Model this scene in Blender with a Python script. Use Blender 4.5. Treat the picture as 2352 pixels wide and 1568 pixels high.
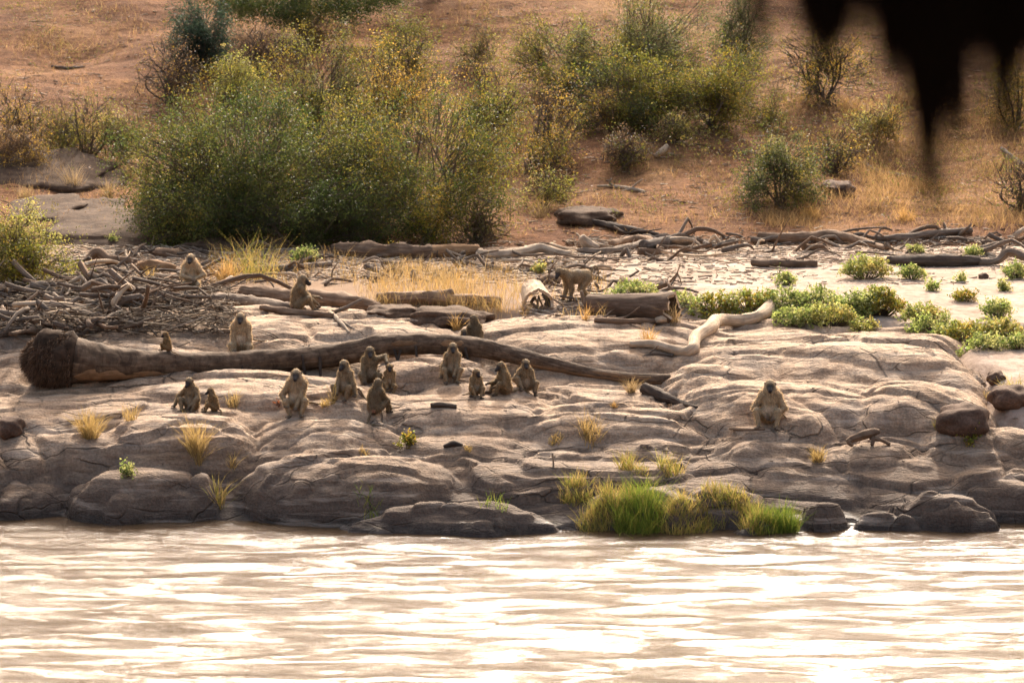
import bpy, bmesh, math, random
import numpy as np
from mathutils import Vector, Matrix

for o in list(bpy.data.objects):
    bpy.data.objects.remove(o)
scene = bpy.context.scene
COL = scene.collection
R = math.radians

# ------------------------------------------------------------------ camera
CAM = Vector((0.0, -60.0, 11.0))
PITCH = R(8.2)
FPX, WPX, HPX = 8000.0, 2352.0, 1568.0
cam_d = bpy.data.cameras.new('camera')
cam = bpy.data.objects.new('camera', cam_d)
COL.objects.link(cam)
cam.location = CAM
cam.rotation_euler = (R(90) - PITCH, 0, 0)
cam_d.sensor_width = 36.0
cam_d.lens = 36.0 * FPX / WPX
cam_d.clip_start = 0.5
cam_d.clip_end = 3000
cam_d.dof.use_dof = True
cam_d.dof.focus_distance = 60.5
cam_d.dof.aperture_fstop = 2.3
scene.camera = cam

# ------------------------------------------------------------------ sky, sun, exposure
SUN_EL, SUN_AZ = R(35), R(5)            # azimuth measured from +Y (away from the camera) to +X (right)
world = bpy.data.worlds.new('World')
scene.world = world
world.use_nodes = True
wn = world.node_tree
sky = wn.nodes.new('ShaderNodeTexSky')
sky.sky_type = 'NISHITA'
sky.sun_disc = False
sky.sun_elevation = SUN_EL
sky.sun_rotation = SUN_AZ
sky.dust_density = 8.0
sky.air_density = 1.0
sky.ozone_density = 0.6
bg = wn.nodes['Background']
bg.inputs['Strength'].default_value = 0.15
tint = wn.nodes.new('ShaderNodeMix'); tint.data_type = 'RGBA'; tint.blend_type = 'MULTIPLY'   # warm dusty evening air
tint.inputs[0].default_value = 1.0
tint.inputs[7].default_value = (1.0, 0.95, 0.88, 1)
wn.links.new(sky.outputs[0], tint.inputs[6])
wn.links.new(tint.outputs[2], bg.inputs['Color'])
sun_d = bpy.data.lights.new('sun', 'SUN')
sun_d.energy = 2.0
sun_d.angle = R(2.5)
sun_d.color = (1.0, 0.92, 0.82)
sun = bpy.data.objects.new('sun', sun_d)
COL.objects.link(sun)
sdir = Vector((math.sin(SUN_AZ) * math.cos(SUN_EL), math.cos(SUN_AZ) * math.cos(SUN_EL), math.sin(SUN_EL)))
sun.rotation_euler = sdir.to_track_quat('Z', 'Y').to_euler()
sun.location = (0, 0, 40)
scene.view_settings.view_transform = 'Standard'
scene.view_settings.look = 'None'
scene.view_settings.gamma = 1.0
scene.view_settings.use_curve_mapping = False
scene.view_settings.exposure = 1.55
scene.cycles.max_bounces = 6
scene.cycles.diffuse_bounces = 3
scene.cycles.glossy_bounces = 3
scene.cycles.transmission_bounces = 3
scene.cycles.use_denoising = True
try:
    scene.cycles.denoiser = 'OPENIMAGEDENOISE'
except Exception:
    pass

# ------------------------------------------------------------------ numeric helpers
rng = np.random.default_rng(7)
random.seed(7)
_perm = np.random.default_rng(3).permutation(4096).astype(np.int64)
_gx = np.cos(np.arange(4096) * 2.399963); _gy = np.sin(np.arange(4096) * 2.399963)

def noise2(x, y):
    """gradient noise in about -0.7..0.7"""
    x = np.asarray(x, float); y = np.asarray(y, float)
    xi = np.floor(x).astype(np.int64); yi = np.floor(y).astype(np.int64)
    fx = x - xi; fy = y - yi
    u = fx * fx * fx * (fx * (fx * 6 - 15) + 10); v = fy * fy * fy * (fy * (fy * 6 - 15) + 10)
    def g(ix, iy, dx, dy):
        h = _perm[(_perm[ix & 4095] + iy) & 4095]
        return _gx[h] * dx + _gy[h] * dy
    n00 = g(xi, yi, fx, fy); n10 = g(xi + 1, yi, fx - 1, fy)
    n01 = g(xi, yi + 1, fx, fy - 1); n11 = g(xi + 1, yi + 1, fx - 1, fy - 1)
    return (n00 * (1 - u) + n10 * u) * (1 - v) + (n01 * (1 - u) + n11 * u) * v

def fbm(x, y, octv=4, gain=0.5, lac=2.03):
    s = 0; a = 1.0
    for i in range(octv):
        s = s + a * noise2(x + 17.3 * i, y - 9.1 * i)
        x = x * lac; y = y * lac; a *= gain
    return s

def ridged(x, y, octv=3):
    s = 0; a = 1.0
    for i in range(octv):
        s = s + a * (1 - np.abs(noise2(x + 5.7 * i, y + 3.3 * i)) * 2.2)
        x = x * 2.1; y = y * 2.1; a *= 0.5
    return s

def plates(x, y, seed=0):
    """cracked plates: returns distance to the crack (0 at the joint), a random number per plate and the plate centre offset"""
    xi = np.floor(x).astype(np.int64); yi = np.floor(y).astype(np.int64)
    f1 = np.full(x.shape, 9.0); f2 = np.full(x.shape, 9.0); idn = np.zeros(x.shape); oy = np.zeros(x.shape); ox = np.zeros(x.shape)
    for i in (-1, 0, 1):
        for j in (-1, 0, 1):
            a = xi + i; b = yi + j
            h = _perm[(_perm[(a + seed * 37) & 4095] + b) & 4095]; h2 = _perm[(h + 917) & 4095]; h3 = _perm[(h2 + 331) & 4095]
            dx = a + .1 + .8 * h / 4096 - x; dy = b + .1 + .8 * h2 / 4096 - y
            d = np.sqrt(dx * dx + dy * dy)
            n1 = d < f1
            f2 = np.where(n1, f1, np.minimum(f2, d)); f1 = np.where(n1, d, f1)
            idn = np.where(n1, h3 / 4096.0, idn); oy = np.where(n1, dy, oy); ox = np.where(n1, dx, ox)
    return f2 - f1, idn, ox, oy

def sstep(a, b, x):
    t = np.clip((x - a) / (b - a), 0, 1)
    return t * t * (3 - 2 * t)

# pixel (in a 2352 x 1568 picture) -> ray
CF = np.array([0, math.cos(PITCH), -math.sin(PITCH)])
CU = np.array([0, math.sin(PITCH), math.cos(PITCH)])
CO = np.array(CAM)

def ray(px, py):
    d = CF * FPX + CU * (HPX / 2 - py)
    d = d + np.array([1.0, 0, 0]) * (px - WPX / 2)
    return d / np.linalg.norm(d)

def on_y(px, py, y):
    """world point seen at the pixel, standing at depth y"""
    d = ray(px, py)
    t = (y - CO[1]) / d[1]
    return CO + d * t

def px_size(y):
    return (y + 60.0) / FPX * 1.012

# ------------------------------------------------------------------ terrain
PY = np.array([-400, -120, -66, -60, -55, -51, -47, -12, -6.5, -5, -4.35, -3.6, -2.9, -1.6, 0, 2.5, 5, 7.5, 13, 17, 20, 24, 32, 41, 60, 120, 500, 1500])
PZ = np.array([12, 11, 9.6, 9.3, 5.5, 1.0, -1.6, -1.8, -1.2, -.45, -.06, .38, .78, 1.25, 1.60, 1.86, 2.0, 2.13, 2.16, 2.12, 2.42, 3.0, 4.5, 6.4, 8.2, 10, 16, 30.0])

def prof(y):
    return np.interp(y, PY, PZ)

def base_hit(px, row, f=prof):
    d = ray(px, row)
    ys = np.linspace(-10, 45, 1200)
    t = (ys - CO[1]) / d[1]
    z = CO[2] + d[2] * t
    below = z <= f(ys)
    i = int(np.argmax(below)) if below.any() else 0
    return CO + d * t[i]

_wl = np.array([(-400, 1186), (0, 1186), (180, 1193), (350, 1200), (530, 1198), (720, 1208), (1000, 1221), (1370, 1226), (1700, 1226), (1850, 1221), (2150, 1219), (2300, 1204), (2352, 1198), (2800, 1190)], float)
_wly = np.array([on_y(p[0], p[1], -4.4)[0] for p in _wl]), np.array([(-(11.0) / ray(p[0], p[1])[2] * ray(p[0], p[1])[1] - 60) for p in _wl])

def wshift(x):
    """how far the water's edge lies from its mean line at this x"""
    return np.interp(x, _wly[0], _wly[1]) + 4.35

# lobes of the rock: x0, x1, top row, foot row, depth radius, tilt, power
LOBES = [
 (-60, 235, 1090, 1192, .7, 0.0, 2.4), (170, 522, 1066, 1204, .85, .02, 2.2), (165, 572, 948, 1078, 1.0, .05, 2.4),
 (-40, 300, 985, 1090, .9, .04, 2.4), (-90, 560, 898, 985, 1.1, 0.0, 3.0), (530, 1125, 1032, 1206, 1.15, -.02, 2.3),
 (722, 1385, 1147, 1229, .55, .0, 2.2), (900, 1135, 1040, 1122, .6, .03, 2.3), (1110, 1525, 1085, 1168, .7, -.02, 2.4),
 (1290, 1810, 1098, 1216, .8, .0, 2.5), (1655, 1798, 1195, 1233, .33, 0, 2.0), (1832, 1930, 1150, 1223, .4, 0, 2.4),
 (1922, 2142, 1166, 1223, .42, 0, 2.3), (2050, 2330, 1133, 1219, .5, -.05, 2.3), (1930, 2175, 1083, 1165, .55, -.03, 2.3),
 (1680, 1935, 1050, 1155, .7, -.05, 2.3), (2130, 2470, 1070, 1196, .75, -.04, 2.4), (1870, 2135, 1010, 1098, .7, -.03, 2.5),
 (2080, 2420, 985, 1085, .8, 0, 2.6), (1590, 1805, 932, 988, .6, -.02, 2.4), (1535, 1725, 838, 906, .75, -.02, 2.2),
 (1640, 2010, 876, 962, .9, -.04, 2.4), (1570, 1910, 985, 1065, .8, -.04, 2.4), (560, 905, 958, 1066, .95, .02, 2.5),
 (1190, 1630, 925, 1012, .95, -.02, 2.5), (850, 1255, 998, 1066, .7, .0, 2.4), (1090, 1610, 733, 832, 1.35, -.03, 2.4),
 (-180, 420, 752, 860, 1.6, .03, 2.4), (180, 1045, 716, 815, 1.5, .0, 2.4), (872, 1085, 820, 884, .65, .02, 2.3),
 (1010, 1190, 868, 925, .6, -.02, 2.3), (1700, 2360, 775, 870, 1.4, -.03, 2.5), (1980, 2250, 880, 980, .9, -.06, 2.4),
 (640, 900, 890, 960, .8, .02, 2.4), (880, 1240, 905, 975, .9, .0, 2.5), (1380, 1600, 1010, 1075, .6, -.03, 2.4),
 (1120, 1400, 1030, 1095, .6, -.02, 2.4), (240, 700, 860, 930, .9, .02, 2.4), (-400, 60, 1000, 1180, 1.2, 0, 2.4), (2330, 2700, 1000, 1200, 1.2, 0, 2.4),
]
_lob = []
for (x0, x1, rt, rb, ry, tilt, pw) in LOBES:
    xc = (x0 + x1) / 2
    pf = base_hit(xc, min(rb, 1236))
    if rb > 1180:
        d = ray(xc, rb); t = -CO[2] / d[2]; pf = CO + d * t
    yc = pf[1] + ry * 0.92
    zt = on_y(xc, rt, yc + ry * 0.12)[2]
    zc = min(pf[2], prof(yc)) - 0.12
    rz = max(zt - zc, 0.14)
    rx = (x1 - x0) / 2 * px_size(yc)
    soft = 1.0 if rb > 1120 else .45 if rb > 1000 else .12      # the lobes by the water bulge, those higher up are low swells
    zb = float(prof(yc)) - .12
    _lob.append((on_y(xc, rb, yc)[0], yc, zc, rx * (1 + .5 * (1 - soft)), ry * (1 + .35 * (1 - soft)), rz, tilt, pw, soft))

def rock_mask(x, y):
    """1 where the bedrock stands, 0 where it has sunk under the sand"""
    back = 5.6 + 1.1 * noise2(x * .35 + 3, 1.5 + y * .1) - 2.6 * sstep(5.2, 8.0, x) * sstep(2, 6, y)
    m = 1 - sstep(back, back + 1.6, y)
    inlet = sstep(7.6, 9.0, x - .5 * noise2(x * .8, y * .8)) * sstep(-2.35, -1.7, y) * (1 - sstep(2.2, 3.4, y)) * 0.9
    return m * (1 - inlet)

def z_rock(x, y):
    ws = wshift(x) * (1 - sstep(-4.4, -1.5, y))
    yb = y - ws
    wx = x + .40 * fbm(x * .6, y * .6, 4) + .12 * noise2(x * 2.3, y * 2.3); wy = y + .34 * fbm(x * .6 + 40, y * .6 + 11, 4) + .10 * noise2(x * 2.3 + 7, y * 2.3)
    z = prof(yb) - .03 + .16 * fbm(x * .45, y * .45 + 5, 3)
    z = z - .05 * sstep(-4.2, -3.0, yb) * (1 - sstep(-2.6, -1.4, yb))
    for (cx, cy, cz, rx, ry, rz, tilt, pw, soft) in _lob:
        dx = np.abs(wx - cx) / rx; dy = np.abs(wy - cy) / ry
        if soft > .9:
            d = dx ** pw + dy ** pw
            h = cz + tilt * (x - cx) + rz * np.sqrt(np.clip(1 - d, 0, None)) - 9 * (d >= 1)
        else:
            d = dx * dx + dy * dy
            h = cz + tilt * (x - cx) + rz * (1.05 - (.30 + .5 * soft) * d * (1 + .5 * d)) - 9 * (d >= 2.5)
        z = np.maximum(z, h)
    # plates of rock: convex sheets with their own height and tilt, parted by joints that swing round with the dip
    yd = y + .012 * x * x
    ux = x + .45 * fbm(x * .5, yd * .6, 3) + .05 * noise2(x * 3, yd * 3); uy = yd + .30 * fbm(x * .5 + 30, yd * .6, 3) + .05 * noise2(x * 3 + 5, yd * 3)
    big = 1.25 - .25 * sstep(-3.4, -2.4, yb)
    e, idn, ox, oy = plates(ux * .36 + 3, uy * 1.0, 1)
    ed = sstep(0, .07, e)
    z = z + big * (.035 * (sstep(0, .5, e) - .6) - .05 * (1 - ed) + .07 * (idn - .5) * ed + .06 * oy * ed)
    e2, id2, ox2, oy2 = plates(ux * .85 + 9 + .3 * idn, uy * 3.0 + 4, 5)
    on = sstep(.35, .6, noise2(x * .6 + 8, yd * .9) + .55)
    z = z + .55 * on * (.024 * (sstep(0, .5, e2) - .6) - .018 * (1 - sstep(0, .07, e2)) + .034 * (id2 - .5) * sstep(0, .07, e2) + .02 * oy2)
    f = z * 2.1 + .8 * fbm(ux * .30, uy * .9, 3)
    k = 2.2
    t = f * k; fr = t - np.floor(t)
    z = z + (.08 + .26 * sstep(-.1, .4, noise2(x * .25 + 6, y * .4)) + .16 * (1 - sstep(-3.3, -2.4, yb))) * (sstep(.86, 1.0, fr) - fr) / (k * 2.1)
    z = z + .010 * fbm(x * 2.0, yd * 4.2, 4) + .007 * fbm(x * 7, yd * 13, 3)
    # pools and potholes
    m = rock_mask(x, y)
    return z - (1 - m) * 1.1

def z_sand(x, y):
    z = prof(y) + .02 + .05 * fbm(x * .35, y * .35 + 3, 3) + .018 * fbm(x * 1.6, y * 1.6, 3)
    z = z + .10 * sstep(6, 10, x) * sstep(-2.4, -1.2, y) * (1 - sstep(2, 4, y))
    lim = sstep(15.5, 19.5, y + .8 * noise2(x * .3, y * .3))
    low = 1 - sstep(-2.3, -1.2, y)
    under = sstep(.35, .9, rock_mask(x, y)) * (y < 9)
    return z - .9 * low - 2.0 * lim * lim - .28 * under

def z_soil(x, y):
    z = prof(y) + sstep(17, 26, y) * (.45 * fbm(x * .15, y * .15 + 2, 4)) + .10 * fbm(x * .5, y * .5, 3) * sstep(14, 20, y) + .035 * fbm(x * 2, y * 2, 3) * (np.abs(y) < 60)
    # gullies running down the slope
    g = np.abs(noise2(x * .16 + .4 * noise2(x * .2, y * .12), y * .05 + 4.4))
    z = z - .16 * np.exp(-(g / .10) ** 2) * sstep(19, 26, y)
    inner = (1 - sstep(11.5, 13.5, np.abs(x))) * (1 - sstep(14.5, 18.5, y)) * sstep(-30, -12, y)
    return z - .55 * inner

ROCK_X = (-13.2, 13.2); ROCK_Y = (-6.4, 8.6)
def z_all(x, y):
    x = np.asarray(x, float); y = np.asarray(y, float)
    z = np.maximum(z_soil(x, y), z_sand(x, y))
    ins = (np.abs(x) < 13.1) & (y > -6.3) & (y < 8.5)
    return np.where(ins, np.maximum(z, z_rock(x, y)), z)

# lookup table so that things can be set down on the ground cheaply
_TX = np.arange(-14, 14.01, .05); _TY = np.arange(-7, 46.01, .05)
_tab = np.empty((len(_TY), len(_TX)))
_xx, _yy = np.meshgrid(_TX, _TY)
_tab[:] = z_all(_xx, _yy)

def gz(x, y):
    if x < -13.9 or x > 13.9 or y < -6.9 or y > 45.9:
        return float(z_all(np.array([x]), np.array([y]))[0])
    i = (x + 14) / .05; j = (y + 7) / .05
    a, b = int(i), int(j)
    u, v = i - a, j - b
    return float((_tab[b, a] * (1 - u) + _tab[b, a + 1] * u) * (1 - v) + (_tab[b + 1, a] * (1 - u) + _tab[b + 1, a + 1] * u) * v)

def gz_arr(x, y):
    i = np.clip((np.asarray(x) + 14) / .05, 0, len(_TX) - 2); j = np.clip((np.asarray(y) + 7) / .05, 0, len(_TY) - 2)
    a = i.astype(int); b = j.astype(int); u = i - a; v = j - b
    return (_tab[b, a] * (1 - u) + _tab[b, a + 1] * u) * (1 - v) + (_tab[b + 1, a] * (1 - u) + _tab[b + 1, a + 1] * u) * v

def G(px, py):
    """point of the ground seen at a pixel"""
    d = ray(px, py)
    ys = np.arange(-6.9, 45.8, .03)
    t = (ys - CO[1]) / d[1]
    xs = CO[0] + d[0] * t; zs = CO[2] + d[2] * t
    hit = gz_arr(xs, ys) >= zs
    i = int(np.argmax(hit)) if hit.any() else len(ys) - 1
    return Vector((xs[i], ys[i], gz(xs[i], ys[i])))

# ------------------------------------------------------------------ object helpers
def tag(o, label=None, cat=None, group=None, kind=None):
    if label: o['label'] = label
    if cat: o['category'] = cat
    if group: o['group'] = group
    if kind: o['kind'] = kind
    return o

def empty(name, loc, rz=0.0):
    o = bpy.data.objects.new(name, None)
    COL.objects.link(o)
    o.location = loc
    o.rotation_euler = (0, 0, rz)
    o.empty_display_size = 0.1
    return o

def mesh_obj(name, V, F, mat, parent=None, smooth=True, uv=None, col=None, mats=None, mi=None):
    """V (n,3), F list/array of faces (all the same size when an array)"""
    me = bpy.data.meshes.new(name)
    V = np.asarray(V, dtype=np.float32)
    if isinstance(F, np.ndarray):
        n, k = F.shape
        me.vertices.add(len(V)); me.vertices.foreach_set('co', V.ravel())
        me.loops.add(n * k); me.loops.foreach_set('vertex_index', F.astype(np.int32).ravel())
        me.polygons.add(n)
        me.polygons.foreach_set('loop_start', np.arange(0, n * k, k, dtype=np.int32))
        me.polygons.foreach_set('loop_total', np.full(n, k, dtype=np.int32))
        me.update(calc_edges=True)
    else:
        me.from_pydata(V.tolist(), [], F)
    if smooth:
        me.polygons.foreach_set('use_smooth', np.ones(len(me.polygons), bool))
    if uv is not None:
        l = me.uv_layers.new(name='UVMap')
        li = np.empty(len(me.loops), np.int32); me.loops.foreach_get('vertex_index', li)
        l.data.foreach_set('uv', np.asarray(uv, np.float32)[li].ravel())
    if col is not None:
        a = me.color_attributes.new('Col', 'FLOAT_COLOR', 'POINT')
        c = np.ones((len(V), 4), np.float32); c[:, :3] = col
        a.data.foreach_set('color', c.ravel())
    for m in (mats or [mat]):
        me.materials.append(m)
    if mi is not None:
        me.polygons.foreach_set('material_index', np.asarray(mi, np.int32))
    me.update()
    o = bpy.data.objects.new(name, me)
    COL.objects.link(o)
    if parent is not None:
        o.parent = parent
    return o

def grid_obj(name, xs, ys, zf, mat, keep=None):
    X, Y = np.meshgrid(xs, ys)
    Z = zf(X, Y)
    nx, ny = len(xs), len(ys)
    V = np.stack([X, Y, Z], -1).reshape(-1, 3)
    i = np.arange(nx * ny).reshape(ny, nx)
    F = np.stack([i[:-1, :-1], i[:-1, 1:], i[1:, 1:], i[1:, :-1]], -1).reshape(-1, 4)
    if keep is not None:
        k = keep(X, Y, Z)
        kk = k[:-1, :-1] | k[:-1, 1:] | k[1:, 1:] | k[1:, :-1]
        F = F[kk.ravel()]
    used = np.zeros(len(V), bool); used[F.ravel()] = True
    remap = np.cumsum(used) - 1
    return mesh_obj(name, V[used], remap[F], mat)

# ------------------------------------------------------------------ materials
def new_mat(name):
    m = bpy.data.materials.new(name)
    m.use_nodes = True
    nt = m.node_tree
    for n in list(nt.nodes):
        nt.nodes.remove(n)
    out = nt.nodes.new('ShaderNodeOutputMaterial')
    return m, nt, out

class NT:
    def __init__(s, nt): s.nt = nt
    def n(s, typ, **kw):
        nd = s.nt.nodes.new(typ)
        for k, v in kw.items():
            if k == 'inp':
                for a, b in v.items(): nd.inputs[a].default_value = b
            else: setattr(nd, k, v)
        return nd
    def l(s, a, b): s.nt.links.new(a, b)
    def noise(s, vec, scale, detail=4, rough=.55, dist=0.0):
        nd = s.n('ShaderNodeTexNoise', inp={'Scale': scale, 'Detail': detail, 'Roughness': rough, 'Distortion': dist})
        s.l(vec, nd.inputs['Vector']); return nd.outputs['Fac']
    def ramp(s, fac, stops):
        nd = s.n('ShaderNodeValToRGB'); cr = nd.color_ramp
        while len(cr.elements) < len(stops): cr.elements.new(.5)
        for e, (p, c) in zip(cr.elements, stops):
            e.position = p; e.color = (*c, 1) if len(c) == 3 else c
        s.l(fac, nd.inputs['Fac']); return nd.outputs['Color']
    def mix(s, fac, a, b, mode='MIX'):
        nd = s.n('ShaderNodeMix', data_type='RGBA', blend_type=mode)
        for sock, v in ((nd.inputs['Factor'], fac), (nd.inputs['A'], a), (nd.inputs['B'], b)):
            pass
        ins = [i for i in nd.inputs if i.enabled]
        for sock, v in zip(ins, (fac, a, b)):
            if hasattr(v, 'links'): s.l(v, sock)
            elif isinstance(v, (int, float)): sock.default_value = v
            else: sock.default_value = (*v, 1)
        return [o for o in nd.outputs if o.enabled][0]
    def math(s, op, a, b=None, clamp=False):
        nd = s.n('ShaderNodeMath', operation=op, use_clamp=clamp)
        for i, v in enumerate((a, b)):
            if v is None: continue
            if hasattr(v, 'links'): s.l(v, nd.inputs[i])
            else: nd.inputs[i].default_value = v
        return nd.outputs[0]
    def mapping(s, vec, scale=(1, 1, 1), rot=(0, 0, 0), loc=(0, 0, 0)):
        nd = s.n('ShaderNodeMapping', inp={'Scale': scale, 'Rotation': rot, 'Location': loc})
        s.l(vec, nd.inputs['Vector']); return nd.outputs[0]
    def bump(s, h, strength, dist, normal=None):
        nd = s.n('ShaderNodeBump', inp={'Strength': strength, 'Distance': dist})
        s.l(h, nd.inputs['Height'])
        if normal is not None: s.l(normal, nd.inputs['Normal'])
        return nd.outputs[0]
    def principled(s, col, rough=.8, spec=.3, normal=None):
        nd = s.n('ShaderNodeBsdfPrincipled', inp={'Roughness': .8})
        for sock, v in ((nd.inputs['Base Color'], col), (nd.inputs['Roughness'], rough), (nd.inputs['Specular IOR Level'], spec)):
            if hasattr(v, 'links'): s.l(v, sock)
            elif isinstance(v, (int, float)): sock.default_value = v
            else: sock.default_value = (*v, 1)
        if normal is not None: s.l(normal, nd.inputs['Normal'])
        return nd

def mat_rock():
    m, nt, out = new_mat('rock')
    t = NT(nt)
    pos = t.n('ShaderNodeNewGeometry').outputs['Position']
    warp = t.n('ShaderNodeVectorMath', operation='MULTIPLY_ADD', inp={1: (.5, .5, .5)})
    nz = t.n('ShaderNodeTexNoise', inp={'Scale': .8, 'Detail': 3}); t.l(pos, nz.inputs['Vector'])
    t.l(nz.outputs['Color'], warp.inputs[0]); t.l(pos, warp.inputs[2])
    big = t.noise(pos, .55, 5, .6)
    streak = t.noise(t.mapping(warp.outputs[0], (.9, 2.6, 7.0), (0, R(4), R(3))), 1.3, 6, .62)
    mid = t.noise(t.mapping(pos, (1, 1.3, 1.3)), 3.2, 5, .6)
    fine = t.noise(pos, 26, 4, .6)
    c = t.ramp(big, [(.30, (.225, .138, .080)), (.48, (.345, .232, .148)), (.66, (.435, .315, .215))])
    c2 = t.ramp(streak, [(.34, (.115, .07, .043)), (.47, (.315, .21, .132)), (.62, (.49, .357, .245))])
    c = t.mix(.55, c, c2)
    # blue grey weathering and rusty stains in patches
    bl = t.ramp(t.noise(pos, 1.1, 4, .6), [(.52, (0, 0, 0)), (.68, (1, 1, 1))])
    c = t.mix(t.math('MULTIPLY', bl, .4), c, (.165, .14, .125))
    ru = t.ramp(t.noise(t.mapping(pos, (1, 2, 2), loc=(7, 3, 1)), 1.5, 4, .6), [(.56, (0, 0, 0)), (.72, (1, 1, 1))])
    c = t.mix(t.math('MULTIPLY', ru, .45), c, (.23, .125, .07))
    # dark lichen and flood staining on the lowest metre
    sep = t.n('ShaderNodeSeparateXYZ'); t.l(pos, sep.inputs[0])
    h = t.math('ADD', sep.outputs['Z'], t.math('MULTIPLY', t.math('SUBTRACT', mid, .5), 1.1))
    st = t.n('ShaderNodeMapRange', inp={'From Min': .35, 'From Max': 1.35, 'To Min': .86, 'To Max': 0}); t.l(h, st.inputs['Value'])
    c = t.mix(st.outputs[0], c, (.072, .052, .041))
    wet = t.n('ShaderNodeMapRange', inp={'From Min': .06, 'From Max': .26, 'To Min': 1, 'To Max': 0})
    t.l(t.math('ADD', sep.outputs['Z'], t.math('MULTIPLY', t.math('SUBTRACT', fine, .5), .15)), wet.inputs['Value'])
    c = t.mix(t.math('MULTIPLY', wet.outputs[0], .8), c, (.035, .028, .022))
    sp = t.ramp(fine, [(.35, (.72, .72, .72)), (.62, (1.12, 1.12, 1.12))])
    c = t.mix(1.0, c, sp, 'MULTIPLY')
    cv = t.n('ShaderNodeTexVoronoi', feature='DISTANCE_TO_EDGE', inp={'Scale': 1.0}); t.l(t.mapping(warp.outputs[0], (.8, 2.6, 1.6), (0, 0, R(5))), cv.inputs['Vector'])
    cw = t.n('ShaderNodeMapRange', inp={'From Min': 0, 'From Max': .030, 'To Min': 1, 'To Max': 0}); t.l(cv.outputs['Distance'], cw.inputs['Value'])
    crk = t.math('MULTIPLY', cw.outputs[0], t.ramp(t.noise(pos, .9, 3), [(.45, (0, 0, 0)), (.6, (1, 1, 1))]))
    c = t.mix(t.math('MULTIPLY', crk, .75), c, (.045, .032, .024))
    cv2 = t.n('ShaderNodeTexVoronoi', feature='DISTANCE_TO_EDGE', inp={'Scale': 1.0}); t.l(t.mapping(warp.outputs[0], (.30, 1.15, .8), (0, 0, R(-6)), (4, 2, 0)), cv2.inputs['Vector'])
    cw2 = t.n('ShaderNodeMapRange', inp={'From Min': 0, 'From Max': .011, 'To Min': 1, 'To Max': 0}); t.l(cv2.outputs['Distance'], cw2.inputs['Value'])
    ck2 = t.math('MULTIPLY', cw2.outputs[0], t.ramp(t.noise(pos, .55, 4, .6), [(.44, (0, 0, 0)), (.54, (1, 1, 1))]))
    c = t.mix(t.math('MULTIPLY', ck2, .7), c, (.05, .035, .026))
    crk = t.math('MAXIMUM', crk, ck2)
    # drip stains and pale flood lines
    ds = t.ramp(t.noise(t.mapping(pos, (2.2, .35, .6), loc=(3, 0, 0)), 1.6, 5, .65), [(.50, (0, 0, 0)), (.62, (1, 1, 1))])
    c = t.mix(t.math('MULTIPLY', ds, .42), c, (.10, .072, .055))
    fl = t.ramp(t.noise(t.mapping(pos, (.5, 1.2, 6.0), loc=(0, 5, 2)), 1.2, 4, .6), [(.56, (0, 0, 0)), (.66, (1, 1, 1))])
    c = t.mix(t.math('MULTIPLY', fl, .35), c, (.46, .37, .285))
    hgt = t.math('SUBTRACT', t.math('ADD', t.math('MULTIPLY', streak, 1.0), t.math('ADD', t.math('MULTIPLY', mid, .6), t.math('MULTIPLY', fine, .34))), t.math('MULTIPLY', crk, .6))
    nrm = t.bump(hgt, .9, .06)
    rough = t.math('SUBTRACT', .82, t.math('MULTIPLY', wet.outputs[0], .5))
    p = t.principled(c, rough, .15, nrm)
    t.l(p.outputs[0], out.inputs['Surface'])
    return m

def mat_sand():
    m, nt, out = new_mat('sand')
    t = NT(nt)
    pos = t.n('ShaderNodeNewGeometry').outputs['Position']
    a = t.noise(pos, .5, 4, .6); b = t.noise(pos, 5, 5, .65); f = t.noise(pos, 40, 3, .6)
    sep = t.n('ShaderNodeSeparateXYZ'); t.l(pos, sep.inputs[0])
    c = t.ramp(a, [(.35, (.32, .235, .178)), (.6, (.43, .338, .27))])
    d = t.ramp(b, [(.35, (.66, .62, .58)), (.6, (1.05, 1.05, 1.05))])
    c = t.mix(1.0, c, d, 'MULTIPLY')
    # darker litter-stained ground to the left
    lx = t.n('ShaderNodeMapRange', inp={'From Min': -.5, 'From Max': 2.8, 'To Min': .88, 'To Max': 0})
    t.l(t.math('ADD', sep.outputs['X'], t.math('MULTIPLY', t.math('SUBTRACT', a, .5), 4.0)), lx.inputs['Value'])
    c = t.mix(lx.outputs[0], c, (.20, .128, .078))
    nrm = t.bump(t.math('ADD', b, t.math('MULTIPLY', f, .3)), .6, .04)
    p = t.principled(c, .95, .1, nrm)
    t.l(p.outputs[0], out.inputs['Surface'])
    return m

def mat_soil():
    m, nt, out = new_mat('soil')
    t = NT(nt)
    pos = t.n('ShaderNodeNewGeometry').outputs['Position']
    a = t.noise(pos, .22, 4, .6); b = t.noise(t.mapping(pos, (1, 2.2, 1)), 1.6, 6, .68); f = t.noise(pos, 12, 5, .7)
    c = t.ramp(a, [(.35, (.15, .068, .034)), (.55, (.22, .108, .052)), (.72, (.29, .165, .08))])
    d = t.ramp(b, [(.32, (.55, .5, .46)), (.52, (1, 1, 1)), (.7, (1.35, 1.32, 1.2))])
    c = t.mix(1.0, c, d, 'MULTIPLY')
    e = t.ramp(f, [(.36, (.6, .56, .52)), (.55, (1, 1, 1)), (.7, (1.3, 1.25, 1.15))])
    c = t.mix(1.0, c, e, 'MULTIPLY')
    nrm = t.bump(t.math('ADD', t.math('MULTIPLY', b, .8), t.math('MULTIPLY', f, .5)), .9, .12)
    p = t.principled(c, .95, .1, nrm)
    t.l(p.outputs[0], out.inputs['Surface'])
    return m

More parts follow.
